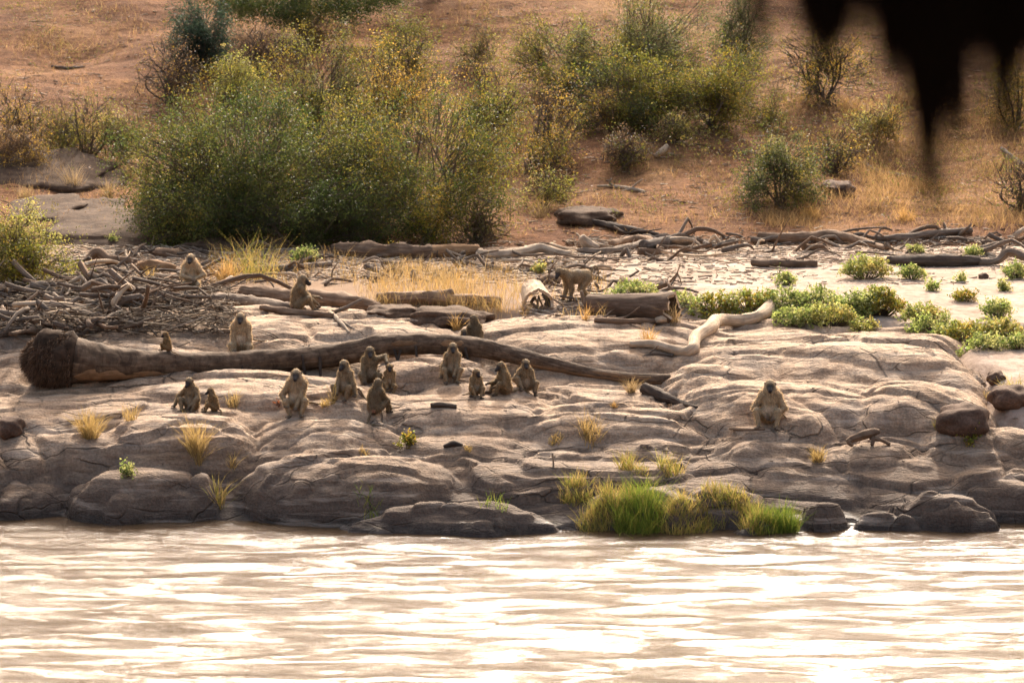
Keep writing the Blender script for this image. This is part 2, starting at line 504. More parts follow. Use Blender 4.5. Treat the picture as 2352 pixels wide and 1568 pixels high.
def mat_water():
    m, nt, out = new_mat('muddy_water')
    t = NT(nt)
    pos = t.n('ShaderNodeNewGeometry').outputs['Position']
    rough_ = t.noise(t.mapping(pos, (.75, 2.3, 1)), .85, 6, .66, .9)               # rippled stretches between slicks
    k = t.n('ShaderNodeMapRange', inp={'From Min': .46, 'From Max': .68, 'To Min': .42, 'To Max': 2.8}); t.l(rough_, k.inputs['Value'])
    a = t.noise(t.mapping(pos, (1.0, 3.4, 1)), 4.6, 6, .64, .8)
    b = t.noise(t.mapping(pos, (1.0, 2.2, 1)), 14, 3, .6, .3)
    h = t.math('MULTIPLY', t.math('ADD', a, t.math('MULTIPLY', b, .25)), k.outputs[0])
    nrm = t.bump(h, 1.0, .036)
    c = t.ramp(t.noise(pos, .4, 3), [(.3, (.07, .036, .013)), (.7, (.085, .047, .019))])
    p = t.principled(c, .19, .5, nrm)
    p.inputs['IOR'].default_value = 1.33
    t.l(p.outputs[0], out.inputs['Surface'])
    return m

M_ROCK, M_SAND, M_SOIL, M_WATER = mat_rock(), mat_sand(), mat_soil(), mat_water()

# ------------------------------------------------------------------ ground sheets
def spaced(*segs):
    out = []
    for a, b, st in segs:
        out.append(np.arange(a, b, st))
    out.append(np.array([segs[-1][1]]))
    return np.concatenate(out)

xs = np.arange(ROCK_X[0], ROCK_X[1] + .01, .04)
ys = spaced((-6.4, -1.0, .03), (-1.0, 3.0, .045), (3.0, 8.6, .06))
rock = grid_obj('rock_shelf', xs, ys, z_rock, M_ROCK, lambda X, Y, Z: (Z > np.maximum(z_sand(X, Y), z_soil(X, Y)) - .12) & (Z > -.5))
tag(rock, kind='structure')
xs = np.arange(-14.5, 14.51, .13); ys = np.arange(-3.0, 20.0, .13)
sand = grid_obj('sand_bank', xs, ys, z_sand, M_SAND, lambda X, Y, Z: (Z > z_soil(X, Y) - .1))
tag(sand, kind='structure')
xs = spaced((-1500, -300, 150), (-300, -60, 20), (-60, -20, 2), (-20, 20, .17), (20, 60, 2), (60, 300, 20), (300, 1500, 150))
ys = spaced((-1500, -120, 120), (-120, -62, 8), (-62, -44, 1), (-44, -8, 4), (-8, 12, .5), (12, 46, .15), (46, 70, .8), (70, 300, 12), (300, 1500, 150))
soil = grid_obj('ground', xs, ys, z_soil, M_SOIL)
tag(soil, kind='structure')

# river: a wavy sheet
def z_water(x, y):
    near = (1 - sstep(16, 24, np.abs(x))) * sstep(-40, -30, y)
    q = noise2(x * .3, y * .3)
    w = .008 * fbm(x * .35 + .5 * q, y * 1.0, 2) + .0052 * fbm(x * 1.1 + .6 * q, y * 3.4 + .9 * q, 3) + .0042 * fbm(x * 2.6 + q, y * 8.0, 2)
    w = w * (.55 + 1.1 * sstep(-.35, .35, fbm(x * .22 + 4, y * .7, 3)))
    return w * near
xs = spaced((-1500, -200, 200), (-200, -24, 16), (-24, -12, 1.0), (-12, 12, .075), (12, 24, 1.0), (24, 200, 16), (200, 1500, 200))
ys = spaced((-54, -22, 2), (-22, -16.5, .5), (-16.5, -3.2, .04), (-3.2, -2.0, .3))
water = grid_obj('river', xs, ys, z_water, M_WATER)
tag(water, kind='structure')

# ------------------------------------------------------------------ wood
def mat_wood(name, dark, mid, light, band=0.0, rough=.85):
    """fibres along the length of the piece (uv: around, metres along)"""
    m, nt, out = new_mat(name)
    t = NT(nt)
    uv = t.n('ShaderNodeUVMap').outputs[0]
    pos = t.n('ShaderNodeNewGeometry').outputs['Position']
    f = t.noise(t.mapping(uv, (22, 2.2, 1)), 1.0, 5, .65, .4)
    g = t.noise(pos, 4.5, 4, .6)
    c = t.ramp(f, [(.30, dark), (.5, mid), (.70, light)])
    c = t.mix(t.ramp(g, [(.42, (0, 0, 0)), (.68, (.75, .75, .75))]), c, tuple(.55 * v for v in mid))
    rnd = t.n('ShaderNodeObjectInfo').outputs['Random']
    v = t.ramp(rnd, [(0, (.72, .72, .74)), (1, (1.22, 1.18, 1.12))])
    c = t.mix(1.0, c, v, 'MULTIPLY')
    h = f
    if band:
        w = t.noise(t.mapping(uv, (5.0, band, 1)), 1.0, 6, .68, .9)
        c = t.mix(1.0, c, t.ramp(w, [(.38, (.55, .52, .5)), (.6, (1.15, 1.13, 1.1))]), 'MULTIPLY')
        h = t.math('ADD', t.math('MULTIPLY', f, .4), w)
    nrm = t.bump(h, .8, .025)
    p = t.principled(c, rough, .15, nrm)
    t.l(p.outputs[0], out.inputs['Surface'])
    return m

M_PALM = mat_wood('palm_bark', (.055, .036, .024), (.135, .09, .058), (.235, .172, .122), band=4.5)
M_PALE = mat_wood('bleached_wood', (.30, .215, .145), (.46, .35, .245), (.60, .48, .35))
M_GREY = mat_wood('grey_wood', (.075, .054, .04), (.17, .128, .096), (.29, .23, .18))
M_BROWN = mat_wood('brown_wood', (.085, .052, .032), (.19, .122, .078), (.30, .21, .14))
M_DARK = mat_wood('dark_wood', (.03, .024, .02), (.07, .052, .04), (.13, .10, .078))
M_PEEL = mat_wood('stripped_wood', (.16, .085, .04), (.27, .155, .08), (.36, .23, .13))

def catmull(P, n):
    P = np.asarray(P, float)
    if len(P) == 2:
        t = np.linspace(0, 1, n)[:, None]
        return P[0] * (1 - t) + P[1] * t
    Q = np.vstack([2 * P[0] - P[1], P, 2 * P[-1] - P[-2]])
    out = []
    for u in np.linspace(0, len(P) - 1 - 1e-9, n):
        i = int(u); f = u - i
        a, b, c, d = Q[i], Q[i + 1], Q[i + 2], Q[i + 3]
        out.append(.5 * (2 * b + (c - a) * f + (2 * a - 5 * b + 4 * c - d) * f * f + (3 * b - a - 3 * c + d) * f ** 3))
    return np.array(out)

def tube(P, rad, n=12, seg=10, rough=.08, seed=0, ends=(1, 1), nf=3.0):
    """tapered lumpy tube along the points P; returns V, F(quads), UV"""
    rad = np.asarray(rad, float)
    C = catmull(np.column_stack([np.asarray(P, float), rad]), n)
    X, r = C[:, :3], np.clip(C[:, 3], 1e-4, None)
    T = np.gradient(X, axis=0); T /= np.linalg.norm(T, axis=1)[:, None] + 1e-9
    # rounded closed ends
    for e, flag in ((0, ends[0]), (-1, ends[1])):
        if flag:
            d = -T[0] if e == 0 else T[-1]
            k = r[e]
            ad = np.array([X[e] + d * k * .18, X[e] + d * k * .24]); ar = np.array([k * .78, k * .01])
            if e == 0:
                X = np.vstack([ad[::-1], X]); r = np.concatenate([ar[::-1], r]); T = np.vstack([T[0], T[0], T])
            else:
                X = np.vstack([X, ad]); r = np.concatenate([r, ar]); T = np.vstack([T, T[-1], T[-1]])
    m = len(X)
    up = np.array([0, 0, 1.0]) if abs(T[0][2]) < .9 else np.array([1.0, 0, 0])
    A = np.cross(T, up); A /= np.linalg.norm(A, axis=1)[:, None] + 1e-9
    for i in range(1, m):
        a = A[i - 1] - T[i] * np.dot(A[i - 1], T[i]); A[i] = a / (np.linalg.norm(a) + 1e-9)
    B = np.cross(T, A)
    th = np.linspace(0, 2 * np.pi, seg + 1)
    L = np.concatenate([[0], np.cumsum(np.linalg.norm(np.diff(X, axis=0), axis=1))])
    s = L[:, None]
    lump = 1 + rough * 1.6 * noise2(np.cos(th)[None] * 1.3 + seed * 7.1 + s * nf * .35, np.sin(th)[None] * 1.3 + s * nf)
    lump = lump + rough * .8 * noise2(th[None] * 3 + seed, s * nf * 2.5)
    lump[:, -1] = lump[:, 0]
    rr = r[:, None] * lump
    V = X[:, None] + rr[..., None] * (np.cos(th)[None, :, None] * A[:, None] + np.sin(th)[None, :, None] * B[:, None])
    i = np.arange(m * (seg + 1)).reshape(m, seg + 1)
    F = np.stack([i[:-1, :-1], i[:-1, 1:], i[1:, 1:], i[1:, :-1]], -1).reshape(-1, 4)
    UV = np.stack([np.broadcast_to(th / 6.2832, (m, seg + 1)), np.broadcast_to(s + seed, (m, seg + 1))], -1).reshape(-1, 2)
    return V.reshape(-1, 3), F, UV

def join(parts):
    V, F, U = [], [], []
    k = 0
    for v, f, u in parts:
        V.append(v); F.append(f + k); U.append(u); k += len(v)
    return np.vstack(V), np.vstack(F), np.vstack(U)

def px_path(pts, y0=None, y1=None, lift=0.0):
    """centre line (px, row, radius px) of a piece lying on the ground -> world points and radii"""
    W, r = [], []
    if y0 is None:
        ys = np.array([G(p[0], p[1] + p[2] * .8)[1] for p in pts])
        e = np.concatenate([[ys[0]], ys, [ys[-1]]])
        ys = np.minimum((e[:-2] + 2 * e[1:-1] + e[2:]) / 4, ys + .03)
    else:
        ys = np.linspace(y0, y1, len(pts))
    for p, y in zip(pts, ys):
        w = on_y(p[0], p[1], y); w[2] += lift
        W.append(w); r.append(p[2] * px_size(y))
    return np.array(W), np.array(r)

_seed = [0]
def log(name, label, cat, pts, mat, group=None, y0=None, y1=None, n=None, seg=10, rough=.12, branches=(), parts=(), lift=0.0, sub=None):
    """a log or branch traced along its centre line; side branches become parts"""
    _seed[0] += 1
    W, r = px_path(pts, y0, y1, lift)
    base = W.mean(0); base[2] = W[:, 2].min()
    n = n or max(6, 5 * len(pts))
    v, f, u = tube(W - base, r, n, seg, rough, _seed[0])
    if not branches and not parts:
        o = mesh_obj(name, v, f, mat, uv=u)
        o.location = base
        return tag(o, label, cat, group)
    root = empty(name, base)
    tag(root, label, cat, group)
    mesh_obj(sub or 'trunk', v, f, mat, root, uv=u)
    for bp in branches:
        nm = 'side_branch'
        Wb, rb = px_path(bp, bp_y(bp, W, pts), bp_y(bp, W, pts) - .1, lift)
        _seed[0] += 1
        vb, fb, ub = tube(Wb - base, rb, max(5, 4 * len(bp)), 7, rough, _seed[0])
        mesh_obj(nm, vb, fb, mat, root, uv=ub)
    return root

def bp_y(bp, W, pts):
    i = min(range(len(pts)), key=lambda k: (pts[k][0] - bp[0][0]) ** 2 + (pts[k][1] - bp[0][1]) ** 2)
    return W[i][1]

# the great fallen palm trunk
_top = [(165, 772), (250, 794), (380, 806), (500, 808), (640, 801), (760, 790), (880, 768), (950, 765), (1030, 769), (1090, 774), (1150, 789), (1250, 815), (1350, 842), (1450, 856), (1538, 859)]
_bot = [(165, 881), (250, 876), (380, 870), (500, 865), (640, 855), (760, 843), (880, 822), (950, 814), (1030, 815), (1090, 820), (1150, 829), (1250, 849), (1350, 867), (1450, 880), (1538, 884)]
yl = G(165, 880)[1]; yr = G(1500, 888)[1]
trunk_W, trunk_r = [], []
for (a, b) in zip(_top, _bot):
    f = (a[0] - 165) / 1373
    y = yl * (1 - f) + yr * f + 1.15 * math.sin(math.pi * f) ** 1.2
    trunk_W.append(on_y(a[0], (a[1] + b[1]) / 2, y)); trunk_r.append((b[1] - a[1]) / 2 * px_size(y))
trunk_W = np.array(trunk_W); trunk_r = np.array(trunk_r)
def trunk_y(px):
    f = (px - 165) / 1373
    return yl * (1 - f) + yr * f + 1.15 * math.sin(math.pi * f) ** 1.2
base = trunk_W[0].copy(); base[2] -= trunk_r[0]
palm = empty('fallen_palm_trunk', base)
tag(palm, 'long curved fallen palm trunk lying across the rock among the baboons', 'log')
v, f, u = tube(trunk_W - base, trunk_r, 220, 40, .085, 2, nf=2.6)
mesh_obj('trunk', v, f, M_PALM, palm, uv=u)
# stripped patches of wood without bark, proud by a few millimetres
def bark_patch(s0, s1, a0, a1, seed):
    C = catmull(np.column_stack([trunk_W - base, trunk_r]), 200)
    i0, i1 = int(s0 * 199), int(s1 * 199)
    X = C[i0:i1:3, :3]; r = C[i0:i1:3, 3]
    T = np.gradient(X, axis=0); T /= np.linalg.norm(T, axis=1)[:, None]
    A = np.cross(T, [0, 0, 1.0]); A /= np.linalg.norm(A, axis=1)[:, None]     # points to the viewer side
    B = np.cross(A, T)
    m = len(X); k = 9
    al = np.linspace(0, 1, k)[None]; s = np.linspace(0, 1, m)[:, None]
    lo = R(a0) + R(14) * noise2(s * 6 + seed, 0 * s); hi = R(a1) + R(14) * noise2(s * 6 + seed + 9, 0 * s)
    w = np.sin(np.pi * s) ** .35
    mid = (lo + hi) / 2
    th = mid + (hi - lo) / 2 * w * (al * 2 - 1)
    edge = np.clip(np.minimum(np.minimum(al, 1 - al) * 5, np.minimum(s, 1 - s) * 8), 0, 1)
    rr = r[:, None] * (1.0 + .065 * edge - .02)
    V = X[:, None] + rr[..., None] * (np.cos(th)[..., None] * A[:, None] + np.sin(th)[..., None] * B[:, None])
    i = np.arange(m * k).reshape(m, k)
    F = np.stack([i[:-1, :-1], i[1:, :-1], i[1:, 1:], i[:-1, 1:]], -1).reshape(-1, 4)
    UV = np.stack([np.broadcast_to(al, (m, k)), np.broadcast_to(s * 2 + seed, (m, k))], -1).reshape(-1, 2)
    return V.reshape(-1, 3), F, UV
for (s0, s1, a0, a1, sd) in ((.003, .16, -62, -12, 1), (.55, .63, -5, 40, 3), (.44, .53, 0, 30, 5), (.72, .995, -70, -15, 7), (.86, .985, 0, 50, 8)):
    v, f, u = bark_patch(s0, s1, a0, a1, sd)
    mesh_obj('stripped_patch', v, f, M_PEEL, palm, uv=u)
# root ball: a lumpy fibrous butt with thousands of rootlets
rc = on_y(112, 822, yl) - base
RX, RZ = .40, .50
v, f, u = tube([rc + np.array([-.40, -.03, -.02]), rc + np.array([-.27, -.02, -.02]), rc + np.array([-.12, 0, .0]), rc + np.array([.14, 0, .02]), rc + np.array([.40, 0, .0])], [.10, .29, .43, .47, .44], 30, 36, .22, 5, nf=4)
M_ROOT = mat_wood('root_mass', (.022, .014, .009), (.06, .037, .023), (.11, .07, .045), rough=.98)
root_ball = mesh_obj('root_ball', v, f, M_ROOT, palm, uv=u)
def blades(P, D, L, W, bend, segs=2, side=None):
    """flat tapering blades from points P along D"""
    n = len(P)
    D = D / (np.linalg.norm(D, axis=1)[:, None] + 1e-9)
    if side is None:
        side = np.cross(D, rng.normal(size=(n, 3)))
    side = side / (np.linalg.norm(side, axis=1)[:, None] + 1e-9)
    V = []
    for k in range(segs):
        s = k / segs
        c = P + D * (L * s)[:, None] + bend * (s * s)
        V.append(c - side * (W * (1 - s * .6) * .5)[:, None]); V.append(c + side * (W * (1 - s * .6) * .5)[:, None])
    V.append(P + D * L[:, None] + bend)
    m = 2 * segs + 1
    V = np.stack(V, 1).reshape(-1, 3)
    b = np.arange(n)[:, None] * m
    F = []
    for k in range(segs - 1):
        q = 2 * k
        F.append(b + np.array([[q, q + 1, q + 3]])); F.append(b + np.array([[q, q + 3, q + 2]]))
    q = 2 * (segs - 1)
    F.append(b + np.array([[q, q + 1, q + 2]]))
    return V, np.stack(F, 1).reshape(-1, 3), m
def mat_blade(name, transl=.35, rough=.7, spec=.15):
    """vertex coloured leaf or blade, partly see-through to light"""
    m, nt, out = new_mat(name)
    t = NT(nt)
    c = t.n('ShaderNodeVertexColor', layer_name='Col').outputs[0]
    p = t.principled(c, rough, spec)
    tr = t.n('ShaderNodeBsdfTranslucent'); t.l(t.mix(.0, c, (1, 1, 1)), tr.inputs['Color'])
    mx = t.n('ShaderNodeMixShader', inp={0: transl})
    t.l(p.outputs[0], mx.inputs[1]); t.l(tr.outputs[0], mx.inputs[2])
    t.l(mx.outputs[0], out.inputs['Surface'])
    return m
M_FIBRE = mat_blade('root_fibre', .15)
n = 14000
nd = rng.normal(size=(n, 3)); nd /= np.linalg.norm(nd, axis=1)[:, None]
nd[:, 0] = np.where(nd[:, 0] > .93, -nd[:, 0], nd[:, 0])
xq = rng.uniform(-.42, .42, n); rq = np.interp(xq, [-.42, -.27, -.12, .14, .42], [.06, .29, .43, .47, .44]); aq = rng.uniform(0, 6.283, n)
nd = np.column_stack([-.3 * np.ones(n), np.cos(aq), np.sin(aq)])
P = rc + np.column_stack([xq, np.cos(aq) * rq, np.sin(aq) * rq + .0])
D = nd * .35 + np.array([-.45, -.1, -.75]) + rng.normal(size=(n, 3)) * .35
vv, ff, m_ = blades(P, D, rng.uniform(.04, .13, n) * (.7 + .7 * (xq < -.15)), rng.uniform(.007, .014, n), np.column_stack([np.zeros(n), np.zeros(n), -rng.uniform(0, .06, n)]))
cc = np.repeat(np.array([[.10, .06, .036]]) * rng.uniform(.25, 1.9, (n, 1)), m_, 0)
tag(mesh_obj('rootlets', vv, ff, M_FIBRE, root_ball, smooth=False, col=cc), kind='stuff')
# dead roots and bark strips hanging from the underside
for (px, row, dx, dy, rp) in ((735, 840, 2, 34, 4), (694, 835, 8, 32, 3), (556, 860, -1, 14, 2), (955, 815, 4, 15, 3), (905, 822, 16, 12, 3), (920, 824, -14, 10, 3), (1068, 818, 12, 10, 3), (700, 862, 6, 16, 2)):
    y = trunk_y(px) - .2
    a = on_y(px, row - 20, y) - base; b = on_y(px + dx * .5, row + dy * .4, y - .05) - base; c = on_y(px + dx, row + dy, y - .06) - base
    v, f, u = tube([a, b, c], [rp * .0082, rp * .007, rp * .004], 8, 6, .2, px)
    mesh_obj('hanging_root', v, f, M_DARK, palm, uv=u)

# a hollow log: outer shell, inner wall and a torn rim
def hollow_log(name, label, P0, P1, r0, r1, mat, arc=(0, 360), tear=.12, seed=1):
    root = empty(name, (P0 + P1) / 2 - np.array([0, 0, (r0 + r1) / 2]))
    tag(root, label, 'log')
    o = np.array(root.location)
    ax = (P1 - P0); Ln = np.linalg.norm(ax); ax = ax / Ln
    A = np.cross(ax, [0, 0, 1.0]); A /= np.linalg.norm(A); B = np.cross(A, ax)
    k, m = 33, 22
    th = np.radians(np.linspace(arc[0], arc[1], k))[None]
    s = np.linspace(0, 1, m)[:, None]
    rim = Ln * (1 + tear * noise2(th * 2.2 + seed, 0 * th + .3) + tear * .5 * noise2(th * 6, 0 * th + seed))
    def wall(rs):
        rad = (r0 + (r1 - r0) * s ** 1.6) * rs * (1 + .10 * noise2(np.cos(th) * 1.5 + seed, np.sin(th) * 1.5 + s * 2.5) + .05 * noise2(th * 4, s * 6 + seed))
        X = (P0 - o)[None, None] + (s * rim)[..., None] * ax + rad[..., None] * (np.cos(th)[..., None] * A + np.sin(th)[..., None] * B)
        return X
    O, I = wall(1.0), wall(.80)
    i = np.arange(m * k).reshape(m, k)
    Fo = np.stack([i[:-1, :-1], i[:-1, 1:], i[1:, 1:], i[1:, :-1]], -1).reshape(-1, 4)
    UV = np.stack([np.broadcast_to(th / 6.28, (m, k)), np.broadcast_to(s * Ln + seed, (m, k))], -1).reshape(-1, 2)
    mesh_obj('shell', O.reshape(-1, 3), Fo, mat, root, uv=UV)
    mesh_obj('hollow_core', I.reshape(-1, 3), Fo[:, ::-1], M_DARK, root, uv=UV)
    E = np.vstack([O[-1], I[-1]]); j = np.arange(k)
    mesh_obj('torn_rim', E, np.stack([j[:-1], j[1:], j[1:] + k, j[:-1] + k], -1), M_PALE, root, smooth=False, uv=np.column_stack([np.tile(np.linspace(0, 1, k), 2), np.repeat([0, .1], k)]))
    if arc == (0, 360):
        c = np.vstack([O[0], [(P0 - o)]]); q = [[a, a + 1, k] for a in range(k - 1)]
        mesh_obj('cut_end', c, np.array(q), mat, root, uv=np.zeros((k + 1, 2)))
    return root
g = G(1560, 742)
hollow_log('hollow_log', 'thick brown hollow log with gaping dark end beside the green plants', on_y(1352, 700, g[1] + .9), on_y(1548, 708, g[1] + .12), .20, .31, M_BROWN, tear=.10, seed=4)
g = G(1238, 722)
hollow_log('hollow_stump', 'short pale hollow stump with its open end towards the river', on_y(1224, 668, g[1] + .75), on_y(1236, 697, g[1] + .1), .24, .29, M_PALE, arc=(-25, 205), tear=.2, seed=9)

# pale crooked branch on the rock, right
log('crooked_branch', 'pale bleached crooked branch with upturned end on the right rock', 'branch',
    [(1448, 790, 8), (1500, 790, 10), (1560, 806, 12), (1590, 802, 14), (1598, 775, 15), (1632, 752, 16), (1648, 735, 15), (1700, 736, 14), (1738, 728, 14), (1762, 712, 16), (1768, 702, 15)], M_PALE, n=60, seg=12)
log('thin_branch', 'thin dark twig lying below the pale crooked branch', 'branch', [(1468, 822, 2.2), (1500, 812, 3), (1545, 816, 4)], M_GREY, branches=[[(1485, 816, 2), (1505, 800, 1.6), (1512, 794, 1)]], sub='stem')
# middle distance logs
log('weathered_log', 'shaggy grey brown log at the foot of the big green bush', 'log', [(770, 572, 13), (830, 576, 19), (900, 578, 18), (960, 580, 17), (1000, 580, 15)], M_BROWN, rough=.42, n=40, seg=16)
log('barkless_log', 'smooth tan log with torn dark end behind the pale forked branch', 'log', [(985, 580, 17), (1040, 577, 17), (1098, 575, 14)], M_PEEL, n=16)
log('pale_branch', 'pale sinuous bleached branch lying at the back of the flat', 'branch', [(1080, 570, 8), (1115, 584, 11), (1160, 584, 11), (1205, 577, 11), (1243, 569, 11), (1275, 578, 9), (1310, 582, 6)], M_PALE, n=36)
for i, (lab, pts, mt) in enumerate([
    ('brown log leaning across the back driftwood jam', [(1328, 575, 6), (1380, 578, 8), (1440, 570, 9), (1480, 558, 8)], M_GREY),
    ('thick tan log at the right end of the back driftwood jam', [(1478, 565, 14), (1530, 556, 13), (1585, 556, 9)], M_GREY),
    ('arched root in the middle of the back driftwood jam', [(1405, 560, 8), (1450, 550, 9), (1492, 552, 9), (1520, 575, 8)], M_BROWN),
    ('pale slab of wood standing in the back driftwood jam', [(1335, 545, 10), (1350, 560, 13), (1372, 572, 9)], M_PALE),
    ('short brown log below the pale slab in the back jam', [(1330, 564, 8), (1365, 568, 9), (1410, 572, 7)], M_BROWN),
    ('dark grey log above the back driftwood jam', [(1330, 502, 5), (1390, 516, 8), (1440, 528, 10), (1512, 540, 6)], M_DARK),
    ('forked brown log in the right hand driftwood line', [(1742, 540, 8), (1800, 548, 13), (1860, 545, 13), (1910, 540, 12), (1975, 552, 9), (2036, 572, 7)], M_BROWN),
    ('long straight log behind the right hand driftwood line', [(2012, 548, 7), (2080, 545, 9), (2150, 536, 9), (2232, 528, 6)], M_GREY),
    ('thick dark log behind the low plants at right', [(2040, 596, 9), (2100, 600, 14), (2180, 600, 15), (2250, 600, 11)], M_DARK),
    ('curved root at the far right of the driftwood line', [(2248, 602, 8), (2290, 598, 9), (2315, 578, 9), (2352, 590, 10), (2400, 600, 8)], M_GREY),
    ('brown log lying on the edge of the bright sand', [(1728, 604, 8), (1770, 605, 11), (1830, 606, 9), (1876, 606, 9)], M_BROWN),
    ('half buried brown log in the golden grass', [(868, 684, 12), (930, 685, 16), (990, 684, 17), (1050, 688, 15), (1150, 694, 12)], M_BROWN),
    ('angled broken branch on the log in the golden grass', [(985, 692, 10), (1015, 680, 11), (1040, 670, 9)], M_BROWN),
    ('dark brown log tapering to a point beside the seated side-on baboon', [(555, 668, 14), (640, 680, 18), (740, 686, 19), (820, 696, 16), (872, 704, 9)], M_BROWN),
    ('long grey log under the feet of the baboon on the pile', [(395, 684, 10), (480, 686, 12), (560, 690, 14), (650, 704, 12), (700, 712, 9)], M_GREY),
    ('curved bare branch sliding off the pile onto the rock', [(395, 688, 8), (445, 690, 9), (500, 705, 9), (535, 724, 8)], M_GREY),
    ('straight branch under the seated side-on baboon', [(600, 706, 7), (660, 716, 9), (730, 722, 9), (765, 726, 7)], M_BROWN),
    ('pale split stick sloping down the rock beside the log', [(757, 716, 4), (780, 738, 5), (802, 765, 4)], M_PALE),
    ('thin forked stick on the rock behind the palm trunk', [(775, 732, 3), (805, 752, 4), (832, 764, 3)], M_GREY),
    ('short stick propped against the dark tapering log', [(768, 716, 4), (800, 704, 5), (832, 688, 4)], M_GREY),
    ('weathered bark slab at the top of the left pile', [(98, 648, 8), (150, 640, 13), (200, 650, 12), (262, 664, 5)], M_GREY),
    ('root stump at the back of the left driftwood', [(200, 600, 9), (222, 580, 12), (250, 596, 13), (300, 598, 10)], M_BROWN),
    ('tan barrel of wood behind the baboon on the pile', [(318, 612, 10), (345, 610, 14), (380, 612, 12), (400, 616, 9)], M_PEEL),
    ('knotty log end at the back of the left driftwood', [(352, 578, 8), (385, 582, 13), (410, 578, 8), (430, 560, 4)], M_BROWN),
    ('long stick arching behind the baboon on the pile', [(320, 628, 4), (370, 634, 5), (420, 640, 5), (450, 648, 4)], M_GREY),
    ('thin bent branch above the left driftwood', [(455, 575, 2.5), (490, 562, 3.5), (535, 560, 3.5), (600, 568, 3)], M_GREY),
    ('pale log resting by the long dry grass', [(545, 620, 7), (620, 618, 9), (700, 612, 8), (760, 606, 6)], M_GREY),
    ('crooked root below the standing baboon', [(1335, 668, 4), (1345, 700, 5), (1375, 714, 7), (1420, 706, 9), (1465, 704, 8), (1495, 720, 5)], M_GREY),
    ('small pale branch in front of the standing baboon', [(1362, 712, 3), (1385, 700, 4), (1400, 696, 3)], M_PALE),
    ('flat brown log on the rock crest', [(1366, 735, 6), (1430, 738, 8), (1500, 738, 7), (1545, 735, 5)], M_BROWN),
    ('pale knuckle of wood on the rock crest', [(1502, 738, 8), (1530, 732, 8), (1542, 730, 6)], M_PALE),
    ('pale stick standing near the standing baboon', [(1272, 640, 3), (1290, 622, 4), (1305, 612, 3)], M_PALE),
    ('brown stump behind the pale hollow stump', [(1240, 646, 8), (1265, 640, 12), (1285, 645, 10)], M_BROWN),
    ('short dark stump right of the standing baboon', [(1430, 640, 8), (1445, 648, 11), (1452, 655, 10)], M_BROWN),
    ('grey plank like log on the ledge at upper left', [(158, 459, 5), (210, 462, 6), (285, 464, 7)], M_GREY),
    ('small grey log below the ledge at upper left', [(290, 512, 5), (305, 518, 6), (322, 520, 4)], M_GREY),
    ('short bleached log on the path across the slope', [(1504, 358, 5), (1520, 348, 7), (1534, 334, 5)], M_PALE),
    ('dark fallen branch on the right slope', [(1985, 372, 3), (2010, 392, 5), (2060, 402, 5), (2105, 410, 3)], M_GREY),
    ('grey broken bough at the right edge of the slope', [(2300, 340, 4), (2325, 362, 6), (2352, 380, 7), (2390, 395, 6)], M_GREY),
    ('thin dead stick on the upper left slope', [(118, 152, 2), (155, 156, 3), (195, 154, 2)], M_GREY),
    ('dark log in the cleft below the palm trunk', [(1478, 890, 14), (1510, 908, 15), (1545, 918, 9), (1600, 936, 4)], M_DARK),  # dark wood colour, tapering down the cleft
    ('flat dark chunk of driftwood on the open rock', [(990, 931, 5), (1015, 929, 7), (1048, 934, 6)], M_DARK),
    ('dark broken stub on the lower rock', [(1020, 1024, 4), (1042, 1019, 7), (1062, 1023, 4)], M_DARK),
    ('slim white stick standing on the lower rock', [(1268, 1040, 2.2), (1271, 1056, 2.4), (1271, 1078, 2)], M_PALE),
    ('brown stick lying in front of the rightmost baboon', [(1676, 984, 3), (1720, 987, 4), (1756, 986, 3)], M_BROWN),
    ('thin stick behind the baboon with its back to the trunk', [(358, 802, 1.8), (400, 797, 2.2), (436, 786, 1.5)], M_GREY),
]):
    kind = 'driftwood_log' if ('log' in lab or 'stump' in lab or 'barrel' in lab or 'slab' in lab or 'chunk' in lab or 'stub' in lab) else 'driftwood_branch'
    st = None
    if 'standing on the lower rock' in lab or 'pale slab of wood standing' in lab or 'propped' in lab or 'crooked root below' in lab or 'root stump' in lab or 'curved root' in lab or 'broken branch on' in lab or 'bleached log on the path' in lab:
        yy = min(G(p[0], p[1] + p[2])[1] for p in pts)
        log(kind, lab, 'driftwood', pts, mt, group=None, y0=yy, y1=yy + .05, rough=.26)
    else:
        log(kind, lab, 'driftwood', pts, mt, group=None, rough=.30, n=6 * len(pts), seg=12)
# dark driftwood piece that stands on two stubs, right
ys_ = G(1985, 1022)[1]
log('driftwood_snag', 'dark brown crawling shaped piece of driftwood on the right rock', 'driftwood', [(1946, 1014, 6), (1960, 1006, 9), (1985, 998, 11), (2008, 993, 9), (2020, 991, 5)], M_BROWN, y0=ys_, y1=ys_ + .05, rough=.25,
    branches=[[(1956, 1008, 7), (1950, 1016, 6), (1958, 1023, 4)], [(2002, 998, 6), (2006, 1008, 5), (2003, 1022, 4)], [(1998, 1006, 4), (2022, 1009, 5), (2044, 1020, 4)]])
# dead bleached branch with forks on the bank
log('dead_branch', 'bleached dead branch with forks on the red bank', 'branch', [(1372, 428, 3), (1410, 428, 4), (1450, 434, 5), (1480, 440, 3)], M_PALE, sub='stem',
    branches=[[(1448, 434, 4), (1425, 444, 4), (1426, 456, 3)], [(1450, 434, 3), (1462, 422, 3), (1476, 412, 2)], [(1410, 428, 3), (1400, 420, 2.5), (1404, 410, 2)], [(1455, 436, 3), (1470, 444, 2.5), (1484, 450, 2)]])

